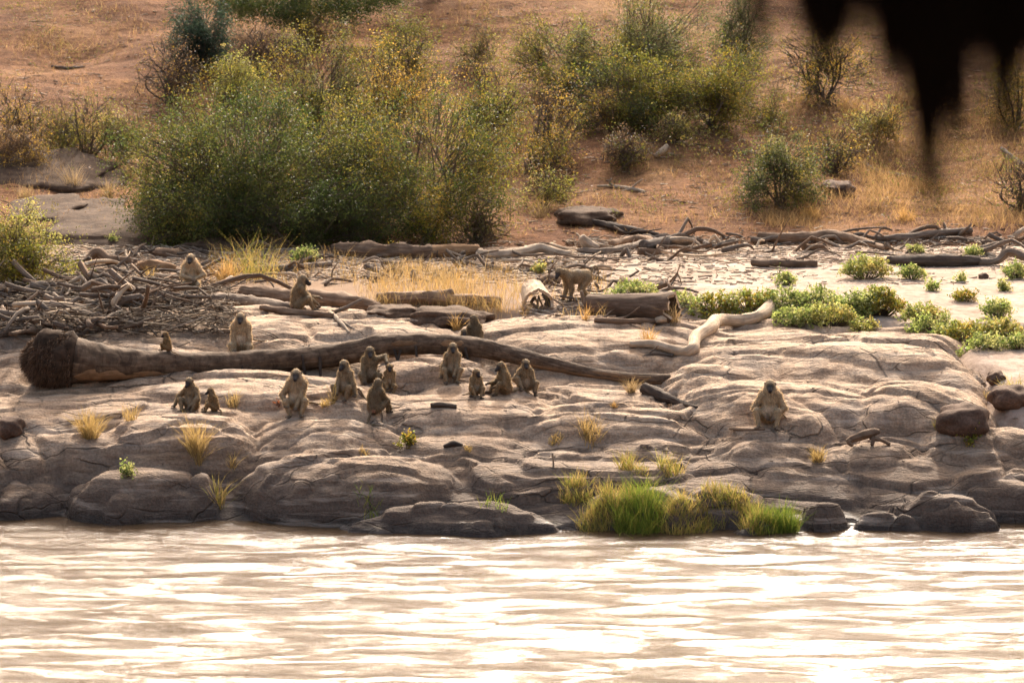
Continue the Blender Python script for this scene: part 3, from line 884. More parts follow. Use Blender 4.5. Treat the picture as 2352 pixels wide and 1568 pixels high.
# ------------------------------------------------------------------ boulders
def mat_boulder(name, a, b):
    m, nt, out = new_mat(name); t = NT(nt)
    pos = t.n('ShaderNodeNewGeometry').outputs['Position']
    f = t.noise(t.mapping(pos, (1, 1.4, 2.2)), 3.2, 5, .6); g = t.noise(pos, 30, 4, .6)
    c = t.ramp(f, [(.32, a), (.66, b)])
    c = t.mix(1.0, c, t.ramp(g, [(.35, (.7, .7, .7)), (.65, (1.15, 1.15, 1.15))]), 'MULTIPLY')
    p = t.principled(c, .88, .12, t.bump(t.math('ADD', f, t.math('MULTIPLY', g, .25)), .7, .04))
    t.l(p.outputs[0], out.inputs['Surface']); return m
M_BOULDER = mat_boulder('brown_boulder', (.06, .036, .025), (.14, .088, .062))
M_SLAB = mat_boulder('slab_rock', (.05, .028, .018), (.12, .074, .046))
def boulder(name, label, px, row, wpx, hpx, depth, mat, seed=1, group=None, boxy=2.6):
    g = G(px, row)
    rx = wpx / 2 * px_size(g[1]); rz = hpx * px_size(g[1])
    bm = bmesh.new(); bmesh.ops.create_icosphere(bm, subdivisions=4, radius=1)
    V = np.array([v.co[:] for v in bm.verts]); F = np.array([[v.index for v in f.verts] for f in bm.faces]); bm.free()
    q = (np.abs(V) ** boxy).sum(1) ** (1 / boxy)
    V = V / q[:, None]
    nz = 1 + .34 * noise2(V[:, 0] * 1.3 + seed, V[:, 1] * 1.3 + V[:, 2] + seed * 3) + .06 * noise2(V[:, 0] * 4 + seed, V[:, 2] * 4 + V[:, 1] * 2)
    if name == 'rock_slab':
        az = np.arctan2(V[:, 1], V[:, 0])
        nz = nz + .30 * noise2(np.cos(az) * 1.8 + seed, np.sin(az) * 1.8 + seed * 2) + .12 * noise2(np.cos(az) * 5 + seed, np.sin(az) * 5)
        t_ = V[:, 2] * 2.6 + .5 * noise2(V[:, 0] * 2 + seed, V[:, 1] * 2); fr = t_ - np.floor(t_)
        V[:, 2] += .75 * (sstep(.55, 1, fr) - fr) / 2.6
        V[:, 2] += .22 * noise2(V[:, 0] * 2.4 + seed, V[:, 1] * 2.4 + 3)
    V = V * nz[:, None] * np.array([rx, depth, rz * (.72 if name != 'rock_slab' else .62)])
    V[:, 2] += rz * (.25 if name != 'rock_slab' else .02)
    o = mesh_obj(name, V, F, mat)
    o.location = (g[0], g[1] + depth * .7, gz(g[0], g[1] + depth * .7))
    return tag(o, label, 'rock', group)
boulder('boulder', 'angular dark brown boulder half sunk in the sand at right', 2218, 1004, 116, 56, .45, M_BOULDER, 2)
boulder('boulder', 'rounded brown boulder at the right edge above the sand inlet', 2324, 940, 95, 40, .4, M_BOULDER, 5, boxy=2.4)
boulder('stone', 'small brown stone above the angular boulder', 2290, 880, 40, 22, .2, M_BOULDER, 8)
boulder('stone', 'small dark stone lying on the bright sand', 2402 * .9408, 640, 22, 12, .1, M_BOULDER, 9)
boulder('rock_slab', 'low red rock hump in the dry grass of the right slope', 1925, 448, 80, 34, .5, M_BOULDER, 12)
for (px, row, w, h, dep, sd, lab, tilt) in (
    (60, 425, 330, 34, 1.7, 14, 'long layered rock slab on the bank at upper left', 14), (215, 432, 170, 24, 1.0, 24, 'short rock slab joining the long one at its right', 12),
    (95, 505, 200, 26, 1.0, 15, 'thin overhanging rock ledge at upper left', 12), (205, 500, 150, 22, .8, 25, 'stepped rock ledge right of the overhanging one', 10), (30, 395, 150, 26, .9, 26, 'topmost rock step at the left edge of the bank', 14)):
    o = boulder('rock_slab', lab, px, row, w, h, dep, M_SLAB, sd, boxy=3.4); o.rotation_euler = (R(tilt), R((sd % 5 - 2) * 1.5), R((sd % 7 - 3) * 4))
boulder('rock_slab', 'rounded grey rock behind the left driftwood', 560, 572, 260, 26, .8, M_SLAB, 16)
boulder('rock_slab', 'broad bare rock between the ledge and the left driftwood', 270, 556, 330, 30, 1.4, M_SLAB, 17, boxy=3.2).rotation_euler = (R(10), 0, 0)
boulder('rock_slab', 'low striped rock at the end of the dark tapering log', 900, 725, 120, 26, .5, M_SLAB, 18)
boulder('rock_slab', 'long low rock in the golden grass', 1030, 745, 190, 36, .55, M_SLAB, 19)
boulder('rock_slab', 'broken rock face on the bank beside the tall dry grass', 1350, 512, 150, 34, .9, M_SLAB, 21, boxy=3.2)
boulder('stone', 'round stone under the middle of the palm trunk', 1105, 822, 30, 16, .15, M_SLAB, 22)
boulder('stone', 'brown rock nub at the left edge above the river', 20, 1012, 60, 34, .35, M_BOULDER, 23)

# ------------------------------------------------------------------ baboons
def sd_cone(P, a, b, ra, rb):
    ab = b - a
    t = np.clip(((P - a) @ ab) / (ab @ ab + 1e-9), 0, 1)
    return np.linalg.norm(P - a - t[:, None] * ab, axis=1) - (ra + (rb - ra) * t)

def sd_ell(P, c, r, Rm=None):
    Q = P - c
    if Rm is not None: Q = Q @ Rm
    k = np.linalg.norm(Q / r, axis=1)
    return (k - 1) * min(r)

def surface_nets(d, org, h):
    nx, ny, nz = d.shape
    s = d < 0
    c8 = [s[i:nx - 1 + i, j:ny - 1 + j, k:nz - 1 + k] for i in (0, 1) for j in (0, 1) for k in (0, 1)]
    cnt = sum(c.astype(np.int8) for c in c8)
    act = (cnt > 0) & (cnt < 8)
    idx = -np.ones(act.shape, np.int64); idx[act] = np.arange(act.sum())
    I = np.argwhere(act)
    acc = np.zeros((len(I), 3)); num = np.zeros(len(I))
    cor = [(i, j, k) for i in (0, 1) for j in (0, 1) for k in (0, 1)]
    for a in range(8):
        for b in range(a + 1, 8):
            if sum(abs(cor[a][q] - cor[b][q]) for q in range(3)) != 1: continue
            da = d[I[:, 0] + cor[a][0], I[:, 1] + cor[a][1], I[:, 2] + cor[a][2]]
            db = d[I[:, 0] + cor[b][0], I[:, 1] + cor[b][1], I[:, 2] + cor[b][2]]
            x = (da < 0) != (db < 0)
            t = np.where(x, da / (da - db + 1e-12), 0)
            p = np.array(cor[a]) + t[:, None] * (np.array(cor[b]) - np.array(cor[a]))
            acc[x] += p[x]; num[x] += 1
    V = org + (I + acc / num[:, None]) * h
    F = []
    for ax in range(3):
        o1, o2 = [q for q in range(3) if q != ax]
        sl0 = [slice(1, None)] * 3; sl1 = [slice(1, None)] * 3
        sl0[ax] = slice(0, -1); sl1[ax] = slice(1, None)
        A, B = s[tuple(sl0)], s[tuple(sl1)]
        # edge (i,j,k)->(i+1) with o1,o2 >=1
        E = np.argwhere(A != B)
        flip = A[E[:, 0], E[:, 1], E[:, 2]]
        e = E.copy(); e[:, o1] += 1; e[:, o2] += 1
        def cell(d1, d2):
            q = e.copy(); q[:, o1] += d1; q[:, o2] += d2
            ok = np.all((q >= 0) & (q < np.array(idx.shape)), axis=1)
            q = np.clip(q, 0, np.array(idx.shape) - 1)
            r = idx[q[:, 0], q[:, 1], q[:, 2]]; r[~ok] = -1
            return r
        q = np.stack([cell(-1, -1), cell(0, -1), cell(0, 0), cell(-1, 0)], 1)
        good = (q >= 0).all(1); q = q[good]; fl = flip[good]
        if ax == 1: fl = ~fl
        q[~fl] = q[~fl][:, ::-1]
        F.append(q)
    return V, np.vstack(F)

def ik(a, c, l1, l2, hint):
    a, c, hint = (np.asarray(v, float) for v in (a, c, hint))
    d = c - a; L = np.linalg.norm(d)
    if L > (l1 + l2) * .995:
        c = a + d / L * (l1 + l2) * .995; d = c - a; L = np.linalg.norm(d)
    L = max(L, abs(l1 - l2) * 1.05 + .01)
    u = d / L
    x = (l1 * l1 - l2 * l2 + L * L) / (2 * L)
    h = math.sqrt(max(l1 * l1 - x * x, 0))
    hn = hint - u * (hint @ u); hn /= np.linalg.norm(hn) + 1e-9
    return a + u * x + hn * h, c

def rotz(a):
    c, s_ = math.cos(a), math.sin(a); return np.array([[c, -s_, 0], [s_, c, 0], [0, 0, 1]])
def rotx(a):
    c, s_ = math.cos(a), math.sin(a); return np.array([[1, 0, 0], [0, c, -s_], [0, s_, c]])

M_SKIN = None
def mat_fur(name, transl):
    m, nt, out = new_mat(name); t = NT(nt)
    c = t.n('ShaderNodeVertexColor', layer_name='Col').outputs[0]
    pos = t.n('ShaderNodeTexCoord').outputs['Object']
    g = t.noise(t.mapping(pos, (1, 1, .5)), 45, 3, .6)
    c = t.mix(1.0, c, t.ramp(g, [(.3, (.72, .7, .68)), (.7, (1.2, 1.18, 1.15))]), 'MULTIPLY')
    p = t.principled(c, .75, .12, t.bump(g, .4, .01))
    if transl:
        tr = t.n('ShaderNodeBsdfTranslucent'); t.l(c, tr.inputs['Color'])
        mx = t.n('ShaderNodeMixShader', inp={0: transl}); t.l(p.outputs[0], mx.inputs[1]); t.l(tr.outputs[0], mx.inputs[2])
        t.l(mx.outputs[0], out.inputs['Surface'])
    else:
        t.l(p.outputs[0], out.inputs['Surface'])
    return m
M_BODY = mat_fur('baboon_skin_and_coat', 0); M_FUR = mat_fur('baboon_fur', .6)
m_, nt_, out_ = new_mat('baboon_eye'); t_ = NT(nt_)
t_.l(t_.principled((.03, .018, .01), .15, .6).outputs[0], out_.inputs['Surface']); M_EYE = m_

def baboon(label, loc, yaw, s, hip=(0, .06, .13), chest=(0, .0, .38), neck=(0, -.03, .53), head=(0, -.075, .635), hy=0, hp=8,
           hands=((-.05, -.27, .03), (.05, -.27, .03)), feet=((-.12, -.25, .03), (.12, -.25, .03)), eh=((-1, .3, -.2), (1, .3, -.2)), kh=((-.45, -.3, 1), (.45, -.3, 1)),
           tail=((0, .17, .06), (.12, .25, .03), (.30, .22, .02), (.46, .15, .02)), male=True, tone=1.0, warm=0.0, ears=1.0, infant=False, shoulders=None, hipj=None, follow=True, fd=None, dark=None):
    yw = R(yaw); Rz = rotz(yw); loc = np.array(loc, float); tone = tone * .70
    g0 = gz(loc[0], loc[1])
    def terr(p):
        """lets a hand, foot or tail rest on the real ground"""
        p = np.array(p, float)
        if not follow: return p
        w = loc + Rz @ (p * s)
        p = p.copy(); p[2] += np.clip(gz(w[0], w[1]) - loc[2], -.16, .16) / s
        return p
    hip, chest, neck, head = (np.array(v, float) for v in (hip, chest, neck, head))
    tan = np.array([.36 + .04 * warm, .268, .165 - .03 * warm]) * tone
    belly = np.array([.45, .37, .27]) * tone
    back_c = tan * .82
    skin = np.array([.034, .029, .028]); hand_c = np.array([.15, .105, .07]) * tone
    prims = []   # (fn, k, colour, furlen)
    def cone(a, b, ra, rb, col, fur, k=.03): prims.append((lambda P: sd_cone(P, np.array(a, float), np.array(b, float), ra, rb), k, col, fur, np.minimum(a, b) - max(ra, rb), np.maximum(a, b) + max(ra, rb)))
    def ell(c, r, col, fur, Rm=None, k=.025): prims.append((lambda P: sd_ell(P, np.array(c, float), np.array(r, float), Rm), k, col, fur, np.array(c) - max(r), np.array(c) + max(r)))
    fat = 1.12 if male else 1.0
    th_ = .9 if infant else 1.0
    # trunk
    cone(hip, chest, .128 * fat, .125 * fat, tan, 1.0, .05)
    cone(chest, neck, .122 * fat, .082 * fat * th_, tan, 1.2, .05)
    mid = (hip + chest) / 2; fw = np.array([0, -1, 0.])
    ell(mid + fw * .045 * fat, (.112 * fat, .105 * fat, .15), belly, .6, k=.04)
    cone(neck, head + np.array([0, .03, -.02]), .078 * fat, .068, tan, 1.2, .05)
    if male: ell(neck + np.array([0, .035, -.05]), (.135, .105, .13), tan * 1.08, 1.8, k=.05)
    sh = shoulders or (neck + np.array([-.098 * fat, .015, -.07]), neck + np.array([.098 * fat, .015, -.07]))
    hj = hipj or (hip + np.array([-.078, -.03, -.005]), hip + np.array([.078, -.03, -.005]))
    for q in (0, 1):
        sx = (-1, 1)[q]
        h = terr(hands[q]); S = np.array(sh[q])
        e, h = ik(S, h, .235, .235, eh[q])
        ell(S, (.066 * fat, .068, .075), tan, 1.1, k=.04)
        cone(S, e, .060 * fat, .047, tan, 1.1, .03)
        cone(e, h, .047, .030, tan * .93, .9, .02)
        d = (h - e) / (np.linalg.norm(h - e) + 1e-9)
        flat = np.array([0, -1, 0.]) if h[2] < .12 else d * .8 + np.array([0, -.3, -.4])
        flat = flat / np.linalg.norm(flat)
        pal = h + flat * .03
        cone(h, pal, .026, .027, hand_c, .2, .012)
        lat = np.cross(flat, [0, 0, 1.0]); lat = lat / (np.linalg.norm(lat) + 1e-9)
        for j in range(4):
            o_ = (j - 1.5) * .0155
            tip = pal + flat * (.052 + (.012, .018, .016, .006)[j]) + lat * o_ * 1.5 + np.array([0, 0, -.012])
            kn = pal + flat * .035 + lat * o_ * 1.2 + np.array([0, 0, .006])
            cone(pal + lat * o_, kn, .0115, .0105, hand_c, 0, .004); cone(kn, tip, .0105, .008, hand_c * .7, 0, .004)
        cone(pal - flat * .012 - lat * sx * .02, pal + flat * .02 - lat * sx * .048 + np.array([0, 0, -.006]), .011, .009, hand_c, 0, .006)
        f_ = terr(feet[q]); H = np.array(hj[q])
        ank = f_ + np.array([0, .02, .03])
        kn, ank = ik(H, ank, .25, .235, kh[q])
        cone(H, kn, .088 * fat, .05, tan * .98, .9, .035)
        cone(kn, ank, .052, .032, tan * .95, .8, .02)
        dirf = np.array([.25 * sx, -1, 0.]) if fd is None else np.array(fd[q], float); dirf /= np.linalg.norm(dirf)
        heel = ank - np.array([0, 0, .03]) - dirf * .02
        ball = heel + dirf * .115 
        cone(heel, ball, .027, .027, hand_c, .2, .015)
        lat = np.cross(dirf, [0, 0, 1.0])
        for j in range(4):
            o_ = (j - 1.5) * .016
            cone(ball + lat * o_, ball + dirf * (.05 - .008 * abs(j - 1)) + lat * o_ * 1.4 + np.array([0, 0, -.008]), .012, .009, hand_c * .75, 0, .004)
        cone(ball - dirf * .05 - lat * sx * .01, ball - dirf * .015 - lat * sx * .05, .012, .010, hand_c * .75, 0, .006)
    # rump pads
    ell(hip + np.array([-.035, .085, -.05]), (.04, .03, .04), np.array([.20, .10, .085]), .0); ell(hip + np.array([.035, .085, -.05]), (.04, .03, .04), np.array([.20, .10, .085]), .0)
    # tail
    tp = [np.array(p, float) if i == 0 else terr(p) for i, p in enumerate(tail)]
    tc = catmull(np.array(tp), 10)
    for i in range(9):
        cone(tc[i], tc[i + 1], .026 - .0017 * i, .026 - .0017 * (i + 1), back_c, .5, .012)
    # head
    Rh = rotz(R(hy)) @ rotx(R(hp))
    hs = 1.14 if infant else 1.0
    def hp_(v): return head + Rh @ (np.array(v, float) * hs)
    ell(hp_((0, .015, .015)), np.array((.072, .085, .075)) * hs, tan * 1.02, .8, Rh, .02)          # cranium
    ell(hp_((0, .03, -.03)), np.array((.084, .07, .066)) * hs * (1.08 if male else .96), belly if male else tan, 1.3 if male else .9, Rh, .03)   # cheek ruff
    ell(hp_((0, -.058, -.008)), np.array((.054, .036, .053)) * hs, skin, .0, Rh, .012)               # face disc
    ml = .115 if male else .098
    if infant: ml = .068
    cone(hp_((0, -.05, -.018)), hp_((0, -.05 - ml, -.062)), .046 * hs, .033 * hs, skin, 0, .014)     # muzzle
    cone(hp_((0, -.045, -.055)), hp_((0, -.04 - ml * .9, -.082)), .032 * hs, .022 * hs, skin * .8, 0, .012)  # jaw
    cone(hp_((-.035, -.062, .034)), hp_((.035, -.062, .034)), .019 * hs, .019 * hs, tan * .72, .35, .012)     # brow
    ell(hp_((0, -.052 - ml, -.058)), np.array((.022, .014, .016)) * hs, skin * .45, 0, Rh, .006)     # nose pad
    for sx in (-1, 1):
        ell(hp_((sx * .082, .022, .018)), np.array((.022, .012, .030)) * hs * ears, np.array([.20, .145, .10]) * tone, .3, Rh @ rotz(R(-25 * sx)), .008)
    # field
    h_ = .0125
    lo = np.min([p[4] for p in prims], 0) - .04; hi = np.max([p[5] for p in prims], 0) + .04
    dims = np.ceil((hi - lo) / h_).astype(int) + 1
    D = np.full(dims, .2)
    ax = [lo[q] + np.arange(dims[q]) * h_ for q in range(3)]
    for fn, k, col, fur, a, b in prims:
        i0 = np.clip(np.floor((a - .05 - lo) / h_).astype(int), 0, dims - 1); i1 = np.clip(np.ceil((b + .05 - lo) / h_).astype(int) + 1, 1, dims)
        sl = tuple(slice(i0[q], i1[q]) for q in range(3))
        X = np.stack(np.meshgrid(*[ax[q][sl[q]] for q in range(3)], indexing='ij'), -1)
        d = fn(X.reshape(-1, 3)).reshape(X.shape[:3])
        c = D[sl]
        hh = np.clip(.5 + .5 * (c - d) / k, 0, 1)
        D[sl] = c * (1 - hh) + d * hh - k * hh * (1 - hh)
    V, F = surface_nets(D, lo, h_)
    ds = np.stack([p[0](V) for p in prims], 1)
    w = np.exp(-np.clip(ds - ds.min(1)[:, None], 0, 1) / .007)
    w /= w.sum(1)[:, None]
    colr = w @ np.array([p[2] for p in prims]); fl = w @ np.array([p[3] for p in prims])
    mott = 1 + .25 * noise2(V[:, 0] * 14 + loc[0], V[:, 2] * 14 + V[:, 1] * 9)
    colr = colr * mott[:, None]
    root = empty('baboon', loc, yw)
    root.scale = (s, s, s)
    tag(root, label, 'baboon', 'troop of baboons on the river rocks')
    body = mesh_obj('body', V, F, M_BODY, root, col=colr)
    # fur
    tri = np.vstack([F[:, [0, 1, 2]], F[:, [0, 2, 3]]])
    a, b, c = V[tri[:, 0]], V[tri[:, 1]], V[tri[:, 2]]
    nrm = np.cross(b - a, c - a); ar = np.linalg.norm(nrm, axis=1); nrm = nrm / (ar[:, None] + 1e-12)
    lf = fl[tri].mean(1)
    pr = ar * np.clip(lf, 0, 1.3); pr /= pr.sum()
    N = 8000
    r_ = np.random.default_rng(int(abs(loc[0] * 100 + loc[1] * 10)))
    pick = r_.choice(len(tri), N, p=pr)
    u1 = r_.random((N, 1)); u2 = r_.random((N, 1)); fl_ = u1 + u2 > 1; u1 = np.where(fl_, 1 - u1, u1); u2 = np.where(fl_, 1 - u2, u2)
    P = a[pick] + u1 * (b - a)[pick] + u2 * (c - a)[pick]
    nn = nrm[pick]
    Dr = nn * .62 + np.array([0, .25, -.62]) + r_.normal(size=(N, 3)) * .28
    Ln = r_.uniform(.026, .052, N) * np.clip(lf[pick], .25, 1.8) * (1.0 if not infant else .8)
    bv, bf, mm = blades(P - nn * .004, Dr, Ln, r_.uniform(.0045, .008, N) / max(s, .6), np.zeros((N, 3)), segs=1)
    fc = np.repeat(colr[tri[pick, 0]] * r_.uniform(.8, 2.1, (N, 1)), mm, 0)  # hairs brightened above the coat: rim light put into their colour
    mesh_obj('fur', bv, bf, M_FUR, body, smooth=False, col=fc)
    # eyes
    for sx in (-1, 1):
        bm = bmesh.new(); bmesh.ops.create_icosphere(bm, subdivisions=2, radius=.0095 * hs)
        ev = np.array([v.co[:] for v in bm.verts]); ef = np.array([[v.index for v in f.verts] for f in bm.faces]); bm.free()
        mesh_obj('eye', ev + hp_((sx * .021, -.086, .012)), ef, M_EYE, body)
    return root

def at(px, row): return G(px, row)
def behind(px, y):
    x = (px - WPX / 2) / FPX * (y + 60) * 1.0
    x = on_y(px, 800, y)[0]
    return Vector((x, y, gz(x, y)))

# 1 big male perched on the pile
b_ = at(440, 682); b_ = Vector((b_[0], b_[1], on_y(440, 681, b_[1])[2]))
baboon('pale male baboon perched upright on the driftwood pile, arms across its knees', b_, -4, .96, hip=(0, .08, .29), chest=(0, .02, .54), neck=(0, -.02, .69), head=(0, -.06, .795), hp=4,
       hands=((.05, -.23, .40), (.10, -.21, .38)), feet=((-.10, -.16, .02), (.14, -.14, .02)), eh=((-1, -.1, -.5), (1, .0, -.5)), kh=((-.2, -1, .8), (.3, -1, .8)), follow=False,
       tail=((0, .17, .2), (.05, .26, .1), (.1, .3, .05), (.12, .32, 0)), tone=1.5)
# 2 side-on on the branch
b_ = at(690, 722)
baboon('side-on baboon facing right on the branch, one arm stretched forward', b_ + Vector((0, 0, .07)), 92, .93, chest=(0, .03, .36), neck=(0, -.02, .52), head=(0, -.065, .62), hp=16,
       hands=((-.02, -.40, .07), (.03, -.36, .25)), feet=((-.09, -.28, .02), (.10, -.30, .04)), eh=((-.3, .5, -.6), (.3, .6, -.5)), tail=((0, .16, .04), (-.05, .22, -.06), (-.03, .24, -.16), (.0, .28, -.2)), male=False, tone=.95, follow=False)
# 3 infant on the trunk
ty = trunk_y(384); b_ = on_y(384, 806, ty)
baboon('tiny baby baboon sitting on top of the palm trunk, looking left', Vector(b_), -115, .46, male=False, infant=True, hy=20, follow=False, hands=((-.06, -.2, .05), (.06, -.2, .05)), feet=((-.1, -.2, .03), (.1, -.2, .03)), tail=((0, .16, .05), (.1, .3, .0), (.12, .45, -.03), (.1, .55, -.1)), tone=.8, warm=1)
# 4 male behind the trunk
y_ = trunk_y(554) + .75
baboon('pale male baboon sitting behind the palm trunk, facing the river', behind(554, y_), 0, .97, hp=6, hands=((-.10, -.22, .1), (.16, -.18, .12)), tone=1.45)
# 5 mother and 6 child, left
baboon('baboon at left leaning on its stretched arm behind a grass tuft', at(440, 944), -22, .80, male=False, hy=4, head=(-.01, -.085, .635), hands=((-.34, -.12, .03), (.08, -.25, .14)), feet=((-.12, -.24, .03), (.13, -.25, .03)), tone=.88, tail=((0, .17, .06), (-.1, .24, .03), (-.25, .26, .02), (-.4, .25, .02)))
baboon('small young baboon close beside the leaning mother at left', at(489, 944), -82, .56, male=False, hp=12, hy=10, hands=((-.06, -.22, .1), (.05, -.24, .05)), tone=.86, warm=.5)
# 7 large male
baboon('big male baboon sitting foremost, one hand on the rock before it', at(682, 943), -3, .985, hp=5, hands=((-.16, -.16, .24), (-.03, -.29, .03)), feet=((-.1, -.22, .03), (.09, -.23, .03)), eh=((-1, .2, -.5), (1, -.1, -.2)),
       tail=((0, .17, .06), (.2, .18, .03), (.34, .13, .02), (.48, .08, .02)), tone=1.25)
# 8
baboon('slender baboon looking left with one arm propped on the rock at right', at(795, 916), -34, .87, male=False, hy=8, hands=((-.05, -.26, .10), (.32, -.08, .04)), feet=((-.10, -.24, .03), (.14, -.22, .03)), eh=((-1, .3, -.3), (1, .1, .2)), tone=.98)
# 9, coat tone lowered to carry the shade under the trunk
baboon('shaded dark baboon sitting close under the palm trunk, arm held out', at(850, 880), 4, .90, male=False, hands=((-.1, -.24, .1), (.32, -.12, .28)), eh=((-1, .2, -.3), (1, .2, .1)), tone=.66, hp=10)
# 10 back view
baboon('young baboon with its back to the river and long tail curled right', at(864, 952), 148, .84, male=False, hy=22, hp=6, neck=(0, -.04, .52), head=(0, -.08, .62), hands=((-.16, -.34, .03), (.10, -.26, .05)), feet=((-.12, -.26, .03), (.12, -.25, .03)), tone=.70, tail=((0, .17, .06), (.02, .27, .02), (-.16, .34, .015), (-.36, .26, .015)))
# 11
baboon('little young baboon sitting upright, hands between its feet', at(895, 897), 4, .60, male=False, infant=True, hp=6, ears=1.25, hands=((-.04, -.24, .03), (.04, -.24, .03)), feet=((-.07, -.25, .03), (.08, -.25, .03)), tone=.92, warm=.7, tail=((0, .17, .06), (-.12, .2, .03), (-.25, .16, .02), (-.36, .12, .02)))
# 12
baboon('baboon below the crest of the trunk, arm slanting down to its left foot', at(1040, 873), 6, .86, male=False, hy=-4, hands=((-.29, -.12, .03), (-.02, -.28, .08)), feet=((-.14, -.24, .03), (.06, -.25, .03)), eh=((-1, .2, 0), (1, -.1, -.3)), ears=1.15, tone=1.0, tail=((0, .17, .06), (-.1, .24, .03), (-.3, .22, .02), (-.45, .12, .02)))
# 13
baboon('small juvenile baboon propped on two straight arms, face turned right', at(1093, 908), 14, .64, male=False, infant=True, hy=24, ears=1.2, hands=((-.18, -.16, .03), (.16, -.22, .03)), feet=((-.07, -.26, .03), (.08, -.28, .03)), eh=((-1, .3, .1), (1, .3, .1)), tone=.9, warm=.6, tail=((0, .17, .06), (-.1, .2, .03), (-.25, .15, .02), (-.36, .1, .02)))
# 14
baboon('baboon turned to the left with a hand dangling over its knee', at(1157, 906), -72, .78, male=False, hy=22, hp=12, ears=1.15, hands=((-.03, -.34, .27), (.08, -.24, .2)), feet=((-.10, -.30, .03), (.11, -.24, .03)), eh=((-.5, .2, -.8), (.6, .3, -.6)), tone=.84, warm=.3, tail=((0, .17, .05), (-.10, .32, .02), (-.2, .52, .015), (-.26, .74, .01)))
# 15
baboon('slim baboon with spread feet sitting rightmost of the middle cluster', at(1207, 900), 6, .80, male=False, ears=1.25, hands=((-.13, -.22, .06), (.19, -.15, .04)), feet=((-.10, -.26, .03), (.19, -.2, .03)), eh=((-1, .3, -.2), (1, .3, 0)), tone=.92)
# 16, 17 behind the trunk
y_ = trunk_y(1083) + .6
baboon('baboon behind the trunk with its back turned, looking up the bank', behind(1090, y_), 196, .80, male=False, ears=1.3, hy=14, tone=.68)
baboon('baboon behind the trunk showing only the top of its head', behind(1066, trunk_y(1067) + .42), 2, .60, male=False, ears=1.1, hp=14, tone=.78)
# 19
baboon('lone pale male baboon at right sitting with raised knees apart', at(1768, 973), -4, 1.05, hp=4, hands=((-.07, -.14, .2), (.07, -.17, .2)), feet=((-.18, -.22, .03), (.10, -.24, .03)), kh=((-.35, -.1, 1), (.2, -.1, 1)), eh=((-1, .2, -.5), (1, .2, -.5)),
       tail=((0, .17, .1), (.16, .14, .12), (.2, .06, .04), (.26, .0, .01)), tone=1.45)
# 18 standing on all fours
b_ = at(1318, 690)
baboon('baboon standing on all fours with arched tail by the hollow stump', b_, -62, .98, hip=(0, .27, .47), chest=(0, -.02, .47), neck=(0, -.21, .55), head=(0, -.34, .585), hy=38, hp=16,
       hands=((-.08, -.20, .02), (.08, -.12, .02)), feet=((-.08, .36, .02), (.09, .27, .02)), eh=((0, 1, 0), (0, 1, 0)), kh=((0, -1, .2), (0, -1, .2)),
       shoulders=(np.array([-.08, -.15, .47]), np.array([.08, -.15, .47])), hipj=(np.array([-.075, .27, .44]), np.array([.075, .27, .44])),
       tail=((0, .38, .50), (0, .46, .62), (0, .54, .58), (.01, .56, .32)), male=False, tone=.88, follow=True)

# ------------------------------------------------------------------ plants
M_LEAF = mat_blade('leaf', .55, .5, .35)
M_GRASS = mat_blade('grass_blade', .5, .7, .1)
M_TWIG = mat_wood('twig', (.06, .042, .03), (.125, .09, .065), (.22, .17, .13))

PAL = {
 'dark': [(0.046, 0.069, 0.016), (0.062, 0.090, 0.021), (0.082, 0.101, 0.024), (0.108, 0.115, 0.027)],
 'olive': [(0.144, 0.144, 0.027), (0.186, 0.167, 0.032), (0.108, 0.121, 0.024), (0.228, 0.178, 0.038)],
 'grey': [(0.114, 0.124, 0.048), (0.156, 0.159, 0.064), (0.096, 0.109, 0.042), (0.192, 0.172, 0.068)],
 'yellow': [(.40, .25, .035), (.33, .22, .05), (.18, .15, .045), (.45, .28, .06)],
 'willow': [(.038, .064, .036), (.055, .085, .052), (.03, .053, .032)],
 'lime': [(0.204, 0.201, 0.026), (0.258, 0.218, 0.029), (0.156, 0.167, 0.027), (0.300, 0.201, 0.034)],
 'brown': [(.19, .115, .06), (.24, .15, .075), (.14, .09, .052)],
 'herb': [(.25, .30, .07), (.31, .35, .10), (.19, .245, .06), (.38, .37, .13)],
 'pale': [(0.348, 0.322, 0.088), (0.276, 0.276, 0.064), (0.228, 0.230, 0.052), (0.408, 0.322, 0.096)],
}

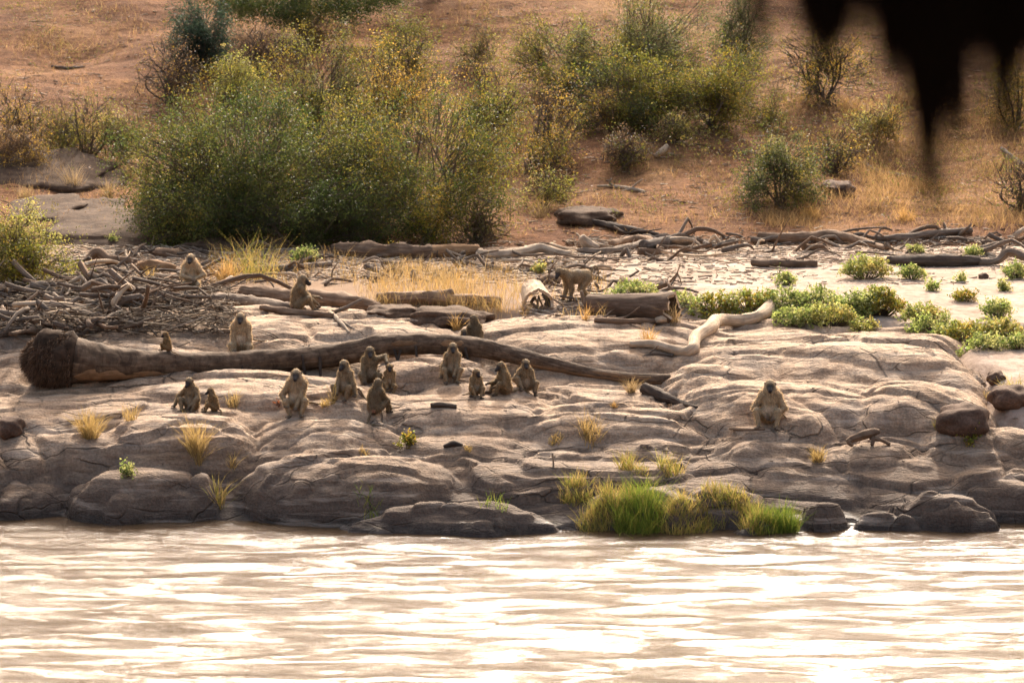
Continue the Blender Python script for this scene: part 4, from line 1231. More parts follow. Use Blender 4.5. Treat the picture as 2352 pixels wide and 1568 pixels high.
def leaves(C, n_per, spread, size, pal, up=.3, r=rng, jit=.3, longf=2.0):
    """diamond leaves round the clump centres C"""
    m = len(C); n = m * n_per
    ax = r.normal(size=(m, 3)) * np.array([1, 1, .8]) + C / (np.abs(C).max() + 1e-6) * .8; ax /= np.linalg.norm(ax, axis=1)[:, None]
    sc = spread * r.uniform(.35, 1.3, (m, 1)).repeat(n_per, 0)
    P = np.repeat(C, n_per, 0) + r.normal(size=(n, 3)) * sc * .62 + np.repeat(ax, n_per, 0) * r.normal(size=(n, 1)) * sc * 1.25
    D = r.normal(size=(n, 3)) + np.array([0, 0, up]); D /= np.linalg.norm(D, axis=1)[:, None]
    S = np.cross(D, r.normal(size=(n, 3))); S /= np.linalg.norm(S, axis=1)[:, None] + 1e-9
    L = size * r.uniform(.6, 1.3, n)[:, None]; W = L / longf
    N = np.cross(D, S)
    V = np.stack([P, P + D * L * .5 + S * W * .5 + N * L * .08, P + D * L, P + D * L * .5 - S * W * .5 + N * L * .08], 1).reshape(-1, 3)
    b = np.arange(n)[:, None] * 4
    F = (b + np.array([[0, 1, 2, 3]]))
    pal = np.array(pal)
    q = noise2(C[:, 0] * .9 + 3.3, C[:, 2] * 1.1 + C[:, 1] * .7 + 8) * .9 + .5 + r.normal(size=m) * .22
    cc = pal[np.clip((q * len(pal)).astype(int), 0, len(pal) - 1)] * r.uniform(.7, 1.3, (m, 1))
    col = np.repeat(cc, n_per, 0) * r.uniform(1 - jit, 1 + jit, (n, 1))
    alt = r.random(n) < .03
    col[alt] = pal[r.integers(0, len(pal), alt.sum())] * 1.15
    return V, F, np.repeat(col, 4, 0)

def sticks(A, B, ra, rb):
    """three sided slivers from A to B, all in one mesh"""
    n = len(A)
    T = B - A; T = T / (np.linalg.norm(T, axis=1)[:, None] + 1e-9)
    X = np.cross(T, np.array([.31, .2, .93])); X /= np.linalg.norm(X, axis=1)[:, None] + 1e-9
    Y = np.cross(T, X)
    V = []
    for (Q, r) in ((A, ra), (B, rb)):
        r = np.broadcast_to(np.asarray(r, float), n)[:, None]
        for k in range(3):
            a = 2.0944 * k
            V.append(Q + r * (math.cos(a) * X + math.sin(a) * Y))
    V = np.stack(V, 1).reshape(-1, 3)
    b = np.arange(n)[:, None] * 6
    F = np.concatenate([b + np.array([[0, 1, 4, 3]]), b + np.array([[1, 2, 5, 4]]), b + np.array([[2, 0, 3, 5]])], 1).reshape(-1, 4)
    L = np.linalg.norm(B - A, axis=1)
    u = np.tile(np.array([0, .3, .6]), (n, 2)).reshape(-1)
    w = np.stack([np.zeros(n)] * 3 + [L] * 3, 1).reshape(-1) + np.repeat(rng.random(n) * 9, 6)
    return V, F, np.column_stack([u, w])

def bush(name, label, cat, x0, x1, top, base, pal, clumps, per=26, leaf=.05, depth=None, lobes=7, seed=1, spread=.12, fill=.5, y=None, stems=5, twig=1.0, up=.3, longf=2.0, group=None, low=.0, stem_r=.035):
    """shrub: stems > limbs to lobes of leaf clumps; many gaps"""
    r = np.random.default_rng(seed * 13 + 5)
    xc = (x0 + x1) / 2
    g = G(xc, base) if y is None else behind(xc, y)
    ps = px_size(g[1])
    W = (x1 - x0) / 2 * ps
    H = max(on_y(xc, top, g[1])[2] - g[2], .3)
    Dp = depth or W * .7
    root = empty(name, g); tag(root, label, cat, group)
    # clumps on and inside a lumpy dome that reaches the ground
    d = r.normal(size=(clumps, 3)); d /= np.linalg.norm(d, axis=1)[:, None]
    o1, o2 = seed * 3.7, seed * 1.9
    def lump(q): return 1 + .55 * noise2(q[:, 0] * 2.0 + o1, q[:, 2] * 2.0 + q[:, 1] * 1.3 + o2) + .38 * noise2(q[:, 0] * 4.6 + o2, q[:, 2] * 4.6 + q[:, 1] * 3 + o1)
    rho = lump(d) * np.where(r.random(clumps) < .16, 1.0 + .30 * r.random(clumps), 1.0)
    rad = rho * (r.random(clumps) ** fill)
    C = np.column_stack([d[:, 0] * W, d[:, 1] * Dp, H * (.40 + .58 * d[:, 2])]) * 1.0
    cen = np.array([0, 0, H * .40])
    C = cen + (C - cen) * rad[:, None]
    # open gaps between the boughs
    sc_ = 1.15 / max(.5, min(W, 2.4)) * 1.25
    gap = noise2(C[:, 0] * sc_ + o1, C[:, 2] * sc_ * 1.2 + C[:, 1] * sc_ * .8 + o2) + .5 * noise2(C[:, 0] * sc_ * 2.3 + o2, C[:, 2] * sc_ * 2.3 - C[:, 1] * sc_ + o1)
    keep = gap > -.06
    C, d = C[keep], d[keep]; clumps = len(C)
    L = []
    for k in range(stems + 3):
        q = r.normal(size=3); q /= np.linalg.norm(q); q[2] = abs(q[2])
        L.append((cen + q * np.array([W, Dp, H * .58]) * .6, None))
    gx = gz_arr(C[:, 0] + g[0], C[:, 1] + g[1]) - g[2] if abs(g[0]) < 13 and g[1] < 45 else 0 * C[:, 0]
    C[:, 2] = np.where(C[:, 2] < gx + .06, gx + .06 + r.random(clumps) * .25 * H, C[:, 2])
    V, F, col = leaves(C, per, spread, leaf, PAL[pal] if isinstance(pal, str) else sum((PAL[p] for p in pal), []), up, r, longf=longf)
    # stems to lobe centres, twigs to clumps
    parts = []
    for k, (lc, lr) in enumerate(L[:stems + 3]):
        b0 = np.array([r.normal() * W * .06, r.normal() * Dp * .06, -.05])
        m1 = b0 * .5 + lc * .5 + r.normal(size=3) * .08 * H; m1[2] = lc[2] * .45
        parts.append(tube([b0, m1, lc], [stem_r * r.uniform(.7, 1.3), stem_r * .7, stem_r * .25], 8, 6, .15, seed + k))
    v, f, u = join(parts)
    stems_ = mesh_obj('stems', v, f, M_TWIG, root, uv=u)
    nt_ = int(clumps * min(twig, 1.0))
    s0 = cen * .6 + (C[:nt_] - cen * .6) * r.uniform(.55, .85, (nt_, 1)) + r.normal(size=(nt_, 3)) * .14; s1 = C[:nt_] + d[:nt_] * spread * .7
    tv, tf, tu = sticks(s0, s1, .009 * max(twig, 1), .003)
    tag(mesh_obj('twigs', tv, tf, M_TWIG, stems_, uv=tu), kind='stuff')
    mesh_obj('foliage', V, F, M_LEAF, root, smooth=False, col=col)
    return root

B = bush
B('big_bush', 'largest dark green bush, left half of the central thicket', 'bush', 285, 830, 200, 556, ['dark', 'dark', 'olive', 'dark'], 3600, 42, .055, 2.6, 16, 1, .21, .42, stems=9)
B('big_bush', 'olive bush with a bare grey fork, right half of the central thicket', 'bush', 760, 1200, 200, 548, ['dark', 'olive', 'dark', 'lime'], 2100, 38, .052, 2.0, 12, 2, .20, .45, stems=8)
B('bush', 'olive crown filling the dip between the two big bushes', 'bush', 620, 980, 215, 540, ['olive', 'lime', 'olive', 'dark'], 1500, 26, .052, 1.6, 9, 33, .17, .5, y=G(780, 540)[1] + 1.2)
B('bush', 'dense dark shrub at the foot of the central thicket', 'bush', 480, 930, 400, 566, ['dark'], 1300, 28, .05, .9, 9, 3, .14, .5, y=G(700, 565)[1] - .1)
B('bush', 'bushy green shoulder at the left end of the central thicket', 'bush', 305, 520, 320, 520, ['dark', 'olive'], 900, 28, .05, 1.2, 8, 4, .15)
B('bush', 'pale grey green shrub rising behind the central thicket', 'bush', 600, 860, 50, 330, ['grey', 'olive', 'lime'], 1500, 24, .05, 1.3, 9, 5, .16, .5)
B('bush', 'yellow leaved shrub on top of the central thicket', 'bush', 780, 1030, 80, 330, ['yellow', 'yellow', 'olive'], 1200, 20, .055, 1.2, 9, 6, .17, .5)
B('bush', 'feathery olive shrub behind the yellow leaved one', 'bush', 860, 1010, 25, 175, ['olive', 'lime'], 550, 24, .05, 1.0, 6, 7, .15)
B('bush', 'pale flowering shrub tip at the upper left of the thicket', 'bush', 450, 620, 118, 270, ['pale', 'lime'], 700, 22, .05, .7, 6, 8, .12)
B('willow_bush', 'dense blue green narrow leaved bush at the top left', 'bush', 382, 535, -25, 172, ['willow'], 900, 26, .11, 1.0, 8, 9, .15, .6, up=-.8, longf=6.0)
B('bush', 'lime green shrub at the left of the upper right thicket', 'bush', 1160, 1420, 30, 215, ['lime', 'olive'], 1150, 28, .05, 1.2, 8, 11, .16)
B('bush', 'large grey green shrub at the top of the upper right thicket', 'bush', 1270, 1690, -20, 245, ['grey', 'grey', 'olive'], 2100, 28, .055, 1.8, 11, 12, .18)
B('bush', 'spreading olive green shrub at the front of the upper right thicket', 'bush', 1310, 1590, 115, 296, ['olive', 'lime', 'dark'], 1400, 28, .052, 1.3, 9, 13, .16)
B('bush', 'yellowish drooping shrub at the right of the upper right thicket', 'bush', 1510, 1765, 115, 296, ['lime', 'olive', 'lime'], 1400, 28, .052, 1.2, 9, 14, .16)
B('bush', 'dark shrub under the hanging black fringe', 'bush', 1630, 1770, -30, 165, ['grey', 'dark'], 600, 24, .055, 1.0, 7, 15, .16)
B('bush', 'sparse yellow leaved shrub with a dark stem on the bank', 'bush', 1195, 1345, 165, 390, ['yellow', 'brown', 'olive'], 330, 16, .055, .9, 8, 16, .15, .5, twig=1.6, stem_r=.05)
B('bush', 'brown twiggy shrub beside the path on the bank', 'bush', 1370, 1505, 290, 388, ['brown', 'brown', 'olive'], 380, 14, .045, .8, 7, 17, .13, twig=1.8)
B('bush', 'round green shrub standing alone on the right slope', 'bush', 1680, 1890, 285, 470, ['grey', 'dark', 'olive'], 1000, 26, .052, 1.2, 9, 18, .15)
B('bush', 'thin dry shrub right of the round green one', 'bush', 1830, 2000, 275, 400, ['brown', 'olive', 'yellow'], 300, 14, .05, .9, 7, 19, .16, twig=1.6)
B('bush', 'open yellow shrub on the slope below the black fringe', 'bush', 1780, 2020, 25, 240, ['yellow', 'olive', 'brown'], 620, 18, .055, 1.2, 9, 20, .17, twig=1.6)
B('bush', 'light olive bush at the left edge above the driftwood pile', 'bush', -70, 150, 450, 668, ['pale', 'olive', 'lime'], 1300, 28, .05, 1.1, 9, 21, .13)
B('bush', 'thin leafy sapling on the left slope', 'bush', 112, 285, 205, 372, ['olive', 'lime', 'brown'], 330, 18, .045, .8, 8, 22, .13, twig=1.5)
B('bush', 'dry yellowish shrub at the left edge of the slope', 'bush', -60, 125, 165, 345, ['brown', 'yellow', 'olive'], 420, 16, .05, 1.0, 8, 23, .16, twig=1.6)
B('bush', 'bare brown twiggy shrub left of the narrow leaved bush', 'bush', 315, 475, 75, 238, ['brown', 'brown', 'yellow'], 420, 12, .045, 1.0, 8, 24, .17, twig=2.0)
B('bush', 'brown leafless tangle right of the narrow leaved bush', 'bush', 520, 690, 40, 175, ['brown'], 480, 12, .045, 1.1, 8, 25, .17, twig=2.0)
B('bush', 'small thorny shrub at the right edge of the slope', 'bush', 2270, 2420, 350, 480, ['brown', 'olive'], 260, 14, .045, .8, 6, 26, .14, twig=1.8)
B('bush', 'yellow green shrub glimpsed right of the black fringe', 'bush', 2240, 2420, 90, 300, ['yellow', 'olive'], 520, 18, .055, 1.1, 7, 27, .17)
B('bush', 'loose olive shrub between the two thickets', 'bush', 1010, 1230, 140, 355, ['olive', 'lime', 'yellow'], 800, 20, .05, 1.1, 8, 28, .17, twig=1.4)
B('bush', 'low golden brush at the foot of the loose olive shrub', 'bush', 1150, 1340, 300, 420, ['yellow', 'lime', 'brown'], 360, 18, .05, .8, 7, 29, .14)
B('bush', 'straggly grey brush below the right half of the thicket', 'bush', 990, 1180, 440, 560, ['brown', 'olive', 'grey'], 420, 12, .04, .7, 7, 30, .15, twig=2.0)
B('bush', 'tan dried bush left of the thicket foot', 'bush', 330, 440, 465, 560, ['brown', 'pale'], 330, 14, .05, .6, 6, 31, .12, twig=2.0)
for i, (x0, x1, t_, b_, pal, n, lab) in enumerate([
    (-50, 120, 285, 395, ['brown', 'brown', 'yellow'], 420, 'reddish dry scrub low at the left edge of the slope'), (70, 215, 250, 345, ['brown', 'olive'], 320, 'low scrub left of the thin sapling'),
    (225, 345, 235, 372, ['brown', 'olive', 'pale'], 420, 'weedy scrub between the sapling and the thicket'), (1185, 1320, 385, 478, ['brown', 'pale', 'lime'], 360, 'straw coloured scrub right of the thicket foot'),
    (1490, 1640, 255, 330, ['brown', 'pale', 'olive'], 320, 'dry scrub under the yellowish drooping shrub'), (1930, 2110, 215, 330, ['brown', 'pale', 'yellow'], 420, 'dry straw scrub under the tip of the black fringe'),
    (1020, 1180, 55, 165, ['olive', 'brown', 'pale'], 320, 'thin scrub on the bare slope at top centre'),
    
    (1330, 1480, 200, 300, ['brown', 'yellow', 'brown'], 330, 'orange brown scrub before the upper right thicket'),
    (1700, 1830, 190, 290, ['brown', 'olive'], 300, 'brown scrub right of the drooping shrub'), (640, 800, 30, 120, ['brown', 'yellow'], 420, 'rust brown scrub under the dark tree')]):
    B('scrub', lab, 'bush', x0, x1, t_, b_, pal, n, 16, .075, None, 6, 60 + i, .16, .6, twig=1.0, longf=4.0, stem_r=.012)
# tree at the top whose crown hangs into the picture
def tree(name, label, px, row, y, H, crown, pal, clumps, seed):
    g = behind(px, y)
    root = empty(name, g); tag(root, label, 'tree')
    r = np.random.default_rng(seed)
    P = [np.array([0, 0, -.2]), np.array([.1, 0, H * .35]), np.array([-.05, .1, H * .7]), np.array([.1, 0, H])]
    v, f, u = tube(P, [.2, .16, .11, .05], 14, 10, .12, seed)
    mesh_obj('trunk', v, f, M_TWIG, root, uv=u)
    parts = []; Cs = []
    for (c, rr, k) in crown:
        c = np.array(c, float)
        parts.append(tube([np.array([0, 0, H * .35]), c * .5 + np.array([0, 0, H * .25]), c], [.09, .06, .02], 8, 6, .15, seed + k))
        d = r.normal(size=(k, 3)); d /= np.linalg.norm(d, axis=1)[:, None]
        Cs.append(c + d * np.array(rr) * (r.random((k, 1)) ** .5))
    v, f, u = join(parts); mesh_obj('limbs', v, f, M_TWIG, root, uv=u)
    C = np.vstack(Cs)
    V, F, col = leaves(C, 24, .16, .06, PAL[pal], .2, r)
    mesh_obj('crown', V, F, M_LEAF, root, smooth=False, col=col)
    return root
tree('shade_tree', 'dark leafy tree whose crown hangs in at the top edge', 700, 60, 37.5, 3.2,
     [((-1.6, -.5, .95), (1.0, 1.0, .5), 320), ((-.2, -.9, .7), (.9, .8, .5), 340), ((1.2, -.4, .9), (1.0, 1.1, .5), 340), ((.2, .5, 2.2), (1.9, 1.6, .9), 420), ((2.3, 0, 1.2), (.8, 1.0, .6), 220), ((-2.6, 0, 1.6), (1.1, 1.2, .8), 220)], 'dark', 0, 41)
tree('shade_tree', 'tree just above the frame with one sprig dipping in', 1010, 0, 43.6, 4.0, [((-.2, -1.6, .35), (.5, .5, .3), 70), ((.6, .2, 2.6), (1.4, 1.4, 1.0), 320), ((-.9, .4, 2.9), (1.2, 1.2, .9), 260)], 'dark', 0, 42)

# low leafy plants on the sand, each rooted by itself
HERBS = [
 (1988, 640, 96, 58, 'tall leafy herb clump alone on the sand before the dark log'), (2096, 642, 56, 40, 'small herb clump second from the dark log on the sand'),
 (1803, 655, 42, 38, 'lone little herb in the middle of the bright sand'), (2332, 640, 62, 42, 'herb clump at the right edge below the driftwood root'),
 (1640, 716, 90, 42, 'yellow green herb right behind the hollow log'), (1720, 712, 110, 50, 'low herb patch behind the upturned end of the crooked branch'),
 (1800, 712, 120, 56, 'leafy herb in the middle of the green mat, back row'), (1872, 712, 110, 58, 'leafy herb in the green mat behind its darkest plant'),
 (1905, 748, 120, 62, 'densest dark leaved herb at the front of the green mat'), (1968, 726, 90, 66, 'upright herb near the right end of the green mat'),
 (2020, 724, 100, 76, 'broad herb closing the right end of the green mat'), (1830, 742, 90, 40, 'sparse herb at the front left of the green mat'),
 (2122, 742, 80, 56, 'round herb alone right of the green mat'), (2292, 728, 66, 46, 'dark green herb clump near the right edge of the sand'),
 (2150, 760, 100, 34, 'creeping herb below the round one, right'), (2210, 778, 110, 42, 'wide creeping herb on the sand edge'),
 (2292, 778, 120, 54, 'large pale green herb patch at the right edge'), (2262, 800, 100, 36, 'lowest herb of the right patch, on the rock rim'),
 (2345, 800, 60, 34, 'herb at the frame edge beside the lowest patch'), (1452, 680, 90, 36, 'light green herb behind the big hollow log'),
 (2216, 692, 46, 34, 'dry reddish herb between the two right clumps'), (2306, 668, 26, 26, 'tiny herb below the edge clump at right'),
 (2140, 668, 28, 20, 'tiny herb right of the tall lone clump'), (2205, 648, 22, 18, 'small seedling under the dark log at right'),
 (1240, 628, 20, 26, 'single green seedling beside the standing baboon'), (908, 592, 36, 34, 'green seedling in front of the shaggy log'),
 (2100, 582, 34, 22, 'bright seedling in the driftwood above the lone clump'), (2235, 588, 34, 24, 'bright seedling in the driftwood at far right'),
 (938, 1022, 18, 26, 'tiny yellow green sprout on the lower rock'), (291, 1092, 28, 18, 'small bright sprout on the left rock face'),
 (2230, 1004, 34, 26, 'vivid green sprig at the foot of the angular boulder'), (262, 560, 24, 20, 'small green sprout behind the left driftwood'),
 (1985, 760, 60, 22, 'low seedlings below the right end of the green mat'), (700, 604, 60, 40, 'feathery green weed behind the side-on baboon'), (1560, 700, 70, 26, 'sparse seedlings behind the hollow log end'),
]
for i, (px, row, w, h, lab) in enumerate(HERBS):
    g = G(px, row); ps = px_size(g[1]); r = np.random.default_rng(100 + i)
    W, H = w / 2 * ps * (1.18 if w > 70 else 1), h * ps * .82
    k = int(10 + w * h / 48)
    root = empty('leafy_herb', g); tag(root, lab, 'plant', 'leafy herbs')
    a = r.uniform(0, 6.283, k); q = r.random(k) ** .5
    C = np.column_stack([np.cos(a) * q * W, np.sin(a) * q * W * .75, H * (1 - .55 * q ** 2) * r.uniform(.45, 1.02, k)])
    ground = gz_arr(C[:, 0] + g[0], C[:, 1] + g[1]) - g[2]
    C[:, 2] += ground
    pal = ['herb'] if i % 4 else ['herb', 'pale']
    if 'dry' in lab: pal = ['brown', 'pale']
    if 'yellow' in lab or 'dark' not in lab and i % 5 == 0: pal = ['herb', 'lime']
    V, F, col = leaves(np.repeat(C, 2, 0) + r.normal(size=(2 * k, 3)) * .04, 11, .04, .046, sum((PAL[p] for p in pal), []), .7, r, longf=1.35)
    B0 = np.column_stack([C[:, 0] * .35, C[:, 1] * .35, gz_arr(C[:, 0] * .35 + g[0], C[:, 1] * .35 + g[1]) - g[2] - .02])
    tv, tf, tu = sticks(B0, C, .006, .003)
    mesh_obj('stems', tv, tf, M_TWIG, root, uv=tu)
    mesh_obj('leaves', V, F, M_LEAF, root, smooth=False, col=col)

# ------------------------------------------------------------------ grass
GC = {'dry': [(.42, .28, .10), (.36, .24, .09), (.48, .34, .14), (.30, .21, .07)], 'gold': [(.46, .27, .085), (.40, .24, .08), (.52, .33, .13)],
      'green': [(.14, .20, .028), (.11, .17, .024), (.19, .225, .038), (.26, .25, .05)], 'mixed': [(.30, .265, .06), (.38, .28, .08), (.22, .23, .045), (.42, .29, .10)],
      'straw': [(.40, .29, .15), (.33, .23, .11), (.27, .18, .085)], 'hill': [(.36, .225, .095), (.29, .175, .075), (.44, .29, .13), (.24, .15, .065)]}
def grass_mesh(P, H, lean, w, pal, r, segs=3):
    n = len(P)
    D = np.column_stack([r.normal(size=n) * lean, r.normal(size=n) * lean, np.ones(n)])
    L = H * r.uniform(.45, 1.1, n)
    bend = np.column_stack([r.normal(size=n) * L * .28, r.normal(size=n) * L * .28, -np.abs(r.normal(size=n)) * L * .12])
    side = np.column_stack([r.normal(size=n) * .4 + 1, r.normal(size=n) * .6, np.zeros(n)])
    V, F, m = blades(P, D, L, np.full(n, w) * r.uniform(.7, 1.3, n), bend, segs, side)
    pal = np.array(pal)
    col = np.repeat(pal[r.integers(0, len(pal), n)] * r.uniform(.75, 1.25, (n, 1)), m, 0)
    return V, F, col

TUFTS = [
 (205, 1004, 100, 72, 'dry', 260, 'golden grass tuft on the left rock below the palm root ball'), (300, 965, 70, 50, 'dry', 60, 'thin golden grass right of the left rock tuft'),
 (450, 1044, 80, 78, 'dry', 240, 'tall golden grass tuft on the dome below the mother baboon'), (535, 936, 60, 40, 'dry', 60, 'wispy dry grass right of the small young baboon'),
 (748, 934, 50, 24, 'dry', 70, 'low dry grass right of the foremost male'), (764, 930, 20, 60, 'dry', 16, 'few tall straws in front of the slender baboon'),
 (1355, 1010, 110, 58, 'dry', 120, 'sparse dry grass in the middle of the lower rock'), (1275, 1016, 70, 24, 'dry', 90, 'low dry grass left of the sparse middle grass'),
 (1440, 1076, 46, 50, 'mixed', 130, 'upright yellow grass on a ledge above the green clump'), (1470, 1080, 50, 24, 'mixed', 100, 'short yellow grass beside the upright ledge grass'),
 (1542, 1088, 66, 46, 'mixed', 170, 'rounded yellow tuft on the ledge above the green clump'), (1878, 1058, 66, 42, 'dry', 140, 'yellow tuft below the rightmost baboon'),
 (2156, 986, 26, 24, 'mixed', 60, 'small yellow tuft left of the angular boulder'), (1412, 936, 30, 16, 'gold', 60, 'tiny orange tuft on the open rock right of centre'),
 (504, 1165, 24, 105, 'mixed', 60, 'narrow green grass growing down a crack by the river'), (845, 1172, 70, 44, 'green', 60, 'dark green grass at the foot of the grey lobe'),
 (1135, 1160, 80, 46, 'green', 46, 'few green blades in a hollow above the waterline'), (535, 1078, 36, 36, 'dry', 40, 'small dry tuft above the crack grass'),
 (835, 1040, 60, 14, 'dry', 70, 'flat dry grass patch on the lower rock at left of centre'), (1075, 1035, 40, 16, 'dry', 50, 'little dry tuft beside the dark broken stub'),
 (1450, 902, 40, 40, 'straw', 110, 'brown dead grass hanging in the cleft under the trunk end'), (1545, 742, 70, 56, 'straw', 90, 'grey straws in the mouth of the hollow log'),
 (1050, 758, 46, 46, 'gold', 60, 'golden straws behind the trunk by the back-turned baboon'), (1490, 790, 60, 40, 'gold', 70, 'dry wisps left of the pale crooked branch'),
 (2322, 905, 50, 46, 'mixed', 110, 'yellow green grass behind the rounded boulder'), (2270, 918, 40, 24, 'dry', 60, 'dry tuft left of the rounded boulder'),
 (580, 640, 120, 110, 'mixed', 150, 'tall spiky green and gold grass behind the driftwood'), (520, 648, 90, 66, 'gold', 190, 'orange grass right of the perched male'),
 (345, 655, 40, 52, 'dry', 70, 'yellow grass clump left of the perched male'), (1240, 500, 70, 56, 'straw', 80, 'tall pale straw clump on the bank right of the thicket'),
 (1545, 295, 40, 66, 'straw', 40, 'upright pale straw clump above the path'), (170, 440, 60, 70, 'straw', 110, 'pale straw clump on the upper left ledge'),
 (1345, 735, 40, 40, 'gold', 40, 'few straws on the rock crest right of the hollow stump'),
 (60, 455, 80, 40, 'straw', 110, 'pale straw on the long layered slab at upper left'), (250, 452, 60, 46, 'straw', 100, 'straw clump beside the grey plank like log'),
 (20, 545, 70, 40, 'straw', 80, 'straw behind the light olive bush at left'), (300, 405, 70, 50, 'straw', 100, 'tawny grass at the left foot of the thicket'),
 (1120, 545, 90, 44, 'straw', 110, 'grey straw at the right foot of the thicket'), (1860, 500, 110, 40, 'gold', 150, 'golden grass behind the forked log'), (2080, 505, 110, 40, 'gold', 150, 'golden grass behind the long straight log'),
 # the green clump at the water's edge
 (1325, 1150, 90, 62, 'mixed', 330, 'yellow grass at the left end of the waterside clump'), (1365, 1205, 90, 62, 'mixed', 300, 'low yellow green grass below the left end of the clump'),
 (1390, 1165, 80, 72, 'mixed', 300, 'yellow green grass left of the greenest tuft'), (1468, 1222, 130, 118, 'green', 900, 'tall deep green tuft dipping into the river'),
 (1440, 1170, 90, 64, 'mixed', 280, 'yellow tips behind the tall deep green tuft'), (1555, 1190, 110, 70, 'mixed', 380, 'yellow green grass right of the tall deep green tuft'),
 (1640, 1168, 100, 52, 'mixed', 220, 'yellow grass in the middle of the waterside clump'), (1650, 1128, 90, 34, 'mixed', 200, 'short yellow grass on the rock above the middle of the clump'),
 (1710, 1180, 90, 60, 'mixed', 260, 'fresh green grass right of the middle of the clump'), (1768, 1200, 100, 80, 'green', 420, 'bright green tuft near the right end of the clump'),
 (1806, 1222, 64, 84, 'green', 380, 'drooping green tuft at the right end of the clump'), (1690, 1150, 80, 44, 'mixed', 200, 'yellow grass behind the fresh green grass'), (1738, 1206, 90, 60, 'mixed', 320, 'yellow green grass hiding the rock between the two green tufts'), (1600, 1205, 90, 50, 'mixed', 280, 'low yellow green grass at the water in mid clump'),
]
for i, (px, row, w, h, kind, n, lab) in enumerate(TUFTS):
    g = G(px, row) if row < 1216 else G(px, 1216); r = np.random.default_rng(300 + i); ps = px_size(g[1])
    W, H = w / 2 * ps, h * ps
    spread = .42 if kind in ('dry', 'gold', 'straw') else .95
    if row < 1100: H *= 1.2; n = int(n * .95)
    else: W *= .92; H *= .82
    a = r.uniform(0, 6.283, n); q = r.random(n) ** .6
    x = np.cos(a) * q * W * spread; y = np.sin(a) * q * W * spread * .8
    z = gz_arr(x + g[0], y + g[1]) - g[2] - .02
    z = np.clip(z, -.35, .3)
    V, F, col = grass_mesh(np.column_stack([x, y, z]), H, .42 if kind != 'green' else .30, .009, GC[kind], r)
    o = mesh_obj('grass_tuft', V, F, M_GRASS, smooth=False, col=col)
    o.location = g
    tag(o, lab, 'grass', 'grass tufts')

def scatter_px(n, x0, x1, r0, r1, seed, dens=None):
    """random spots of ground seen in a picture region (even over the ground's area in the picture)"""
    r = np.random.default_rng(seed)
    out = []
    ys = np.arange(-6, 45.8, .12)
    px = r.uniform(x0, x1, n); rw = r.uniform(r0, r1, n)
    d = CF[None] * FPX + CU[None] * (HPX / 2 - rw)[:, None] + np.array([1.0, 0, 0])[None] * (px - WPX / 2)[:, None]
    t = (ys[None] + 60) / d[:, 1:2]
    X = d[:, 0:1] * t; Z = CO[2] + d[:, 2:3] * t
    hit = gz_arr(X, np.broadcast_to(ys, X.shape)) >= Z
    j = hit.argmax(1)
    x = X[np.arange(n), j]; y = ys[j] + r.uniform(-.06, .06, n)
    keep = hit.any(1)
    if dens is not None: keep &= dens(x, y, r)
    x, y = x[keep], y[keep]
    return np.column_stack([x, y, gz_arr(x, y)]), r

# golden grass field behind the rock crest (nobody could count the stems)
P1, r = scatter_px(13000, 760, 1230, 605, 745, 1, lambda x, y, r: noise2(x * 1.1, y * 1.1) + .5 * noise2(x * 3, y * 3) + .0 > r.uniform(-.6, .5, len(x)) + 1.1 * (np.abs(x + 1.5) / 2.1) ** 3 + .8 * (np.abs(y - 8.5) / 3.2) ** 4)
P2, _ = scatter_px(1200, 1150, 1400, 640, 735, 2, lambda x, y, r: noise2(x * 1.3 + 5, y * 1.3) > r.uniform(-.1, .5, len(x)))
P3, _ = scatter_px(1500, 480, 830, 590, 660, 3, lambda x, y, r: noise2(x * 1.1 + 9, y * 1.1) > r.uniform(-.2, .4, len(x)))
P = np.vstack([P1, P2, P3])
V, F, col = grass_mesh(P - np.array([0, 0, .02]), r.uniform(.22, .55, len(P)), .16, .008, GC['gold'] + GC['dry'] + GC['straw'] + GC['straw'], r)
tag(mesh_obj('golden_grass', V, F, M_GRASS, smooth=False, col=col), 'thin golden dry grass standing behind the rock crest', 'grass', kind='stuff')
# dry grass and brush over the slope
P1, r = scatter_px(52000, -60, 2420, 0, 545, 4, lambda x, y, r: (noise2(x * .45, y * .45) + .5 * noise2(x * 1.6, y * 1.6) > r.uniform(-.35, .75, len(x))) & (y > 17))
P2, _ = scatter_px(30000, 1750, 2420, 220, 525, 5, lambda x, y, r: (noise2(x * .5 + 7, y * .5) > r.uniform(-.6, .45, len(x))) & (y > 17))
P3, _ = scatter_px(6000, -40, 330, 260, 450, 6, lambda x, y, r: (noise2(x * .6 + 2, y * .6) > r.uniform(-.4, .5, len(x))) & (y > 17))
P4, _ = scatter_px(3500, 1150, 1560, 300, 420, 7, lambda x, y, r: (noise2(x * .8 + 2, y * .8) > r.uniform(-.3, .5, len(x))) & (y > 17))
P = np.vstack([P1, P2, P3, P4])
Hh = .14 + .42 * sstep(-.2, .5, noise2(P[:, 0] * .5 + 3, P[:, 1] * .5)) * r.uniform(.5, 1.2, len(P))
V, F, col = grass_mesh(P - np.array([0, 0, .02]), Hh, .45, .012, GC['hill'], r, 2)
tag(mesh_obj('dry_slope_grass', V, F, M_GRASS, smooth=False, col=col), 'short dry brown grass over the whole slope', 'grass', kind='stuff')

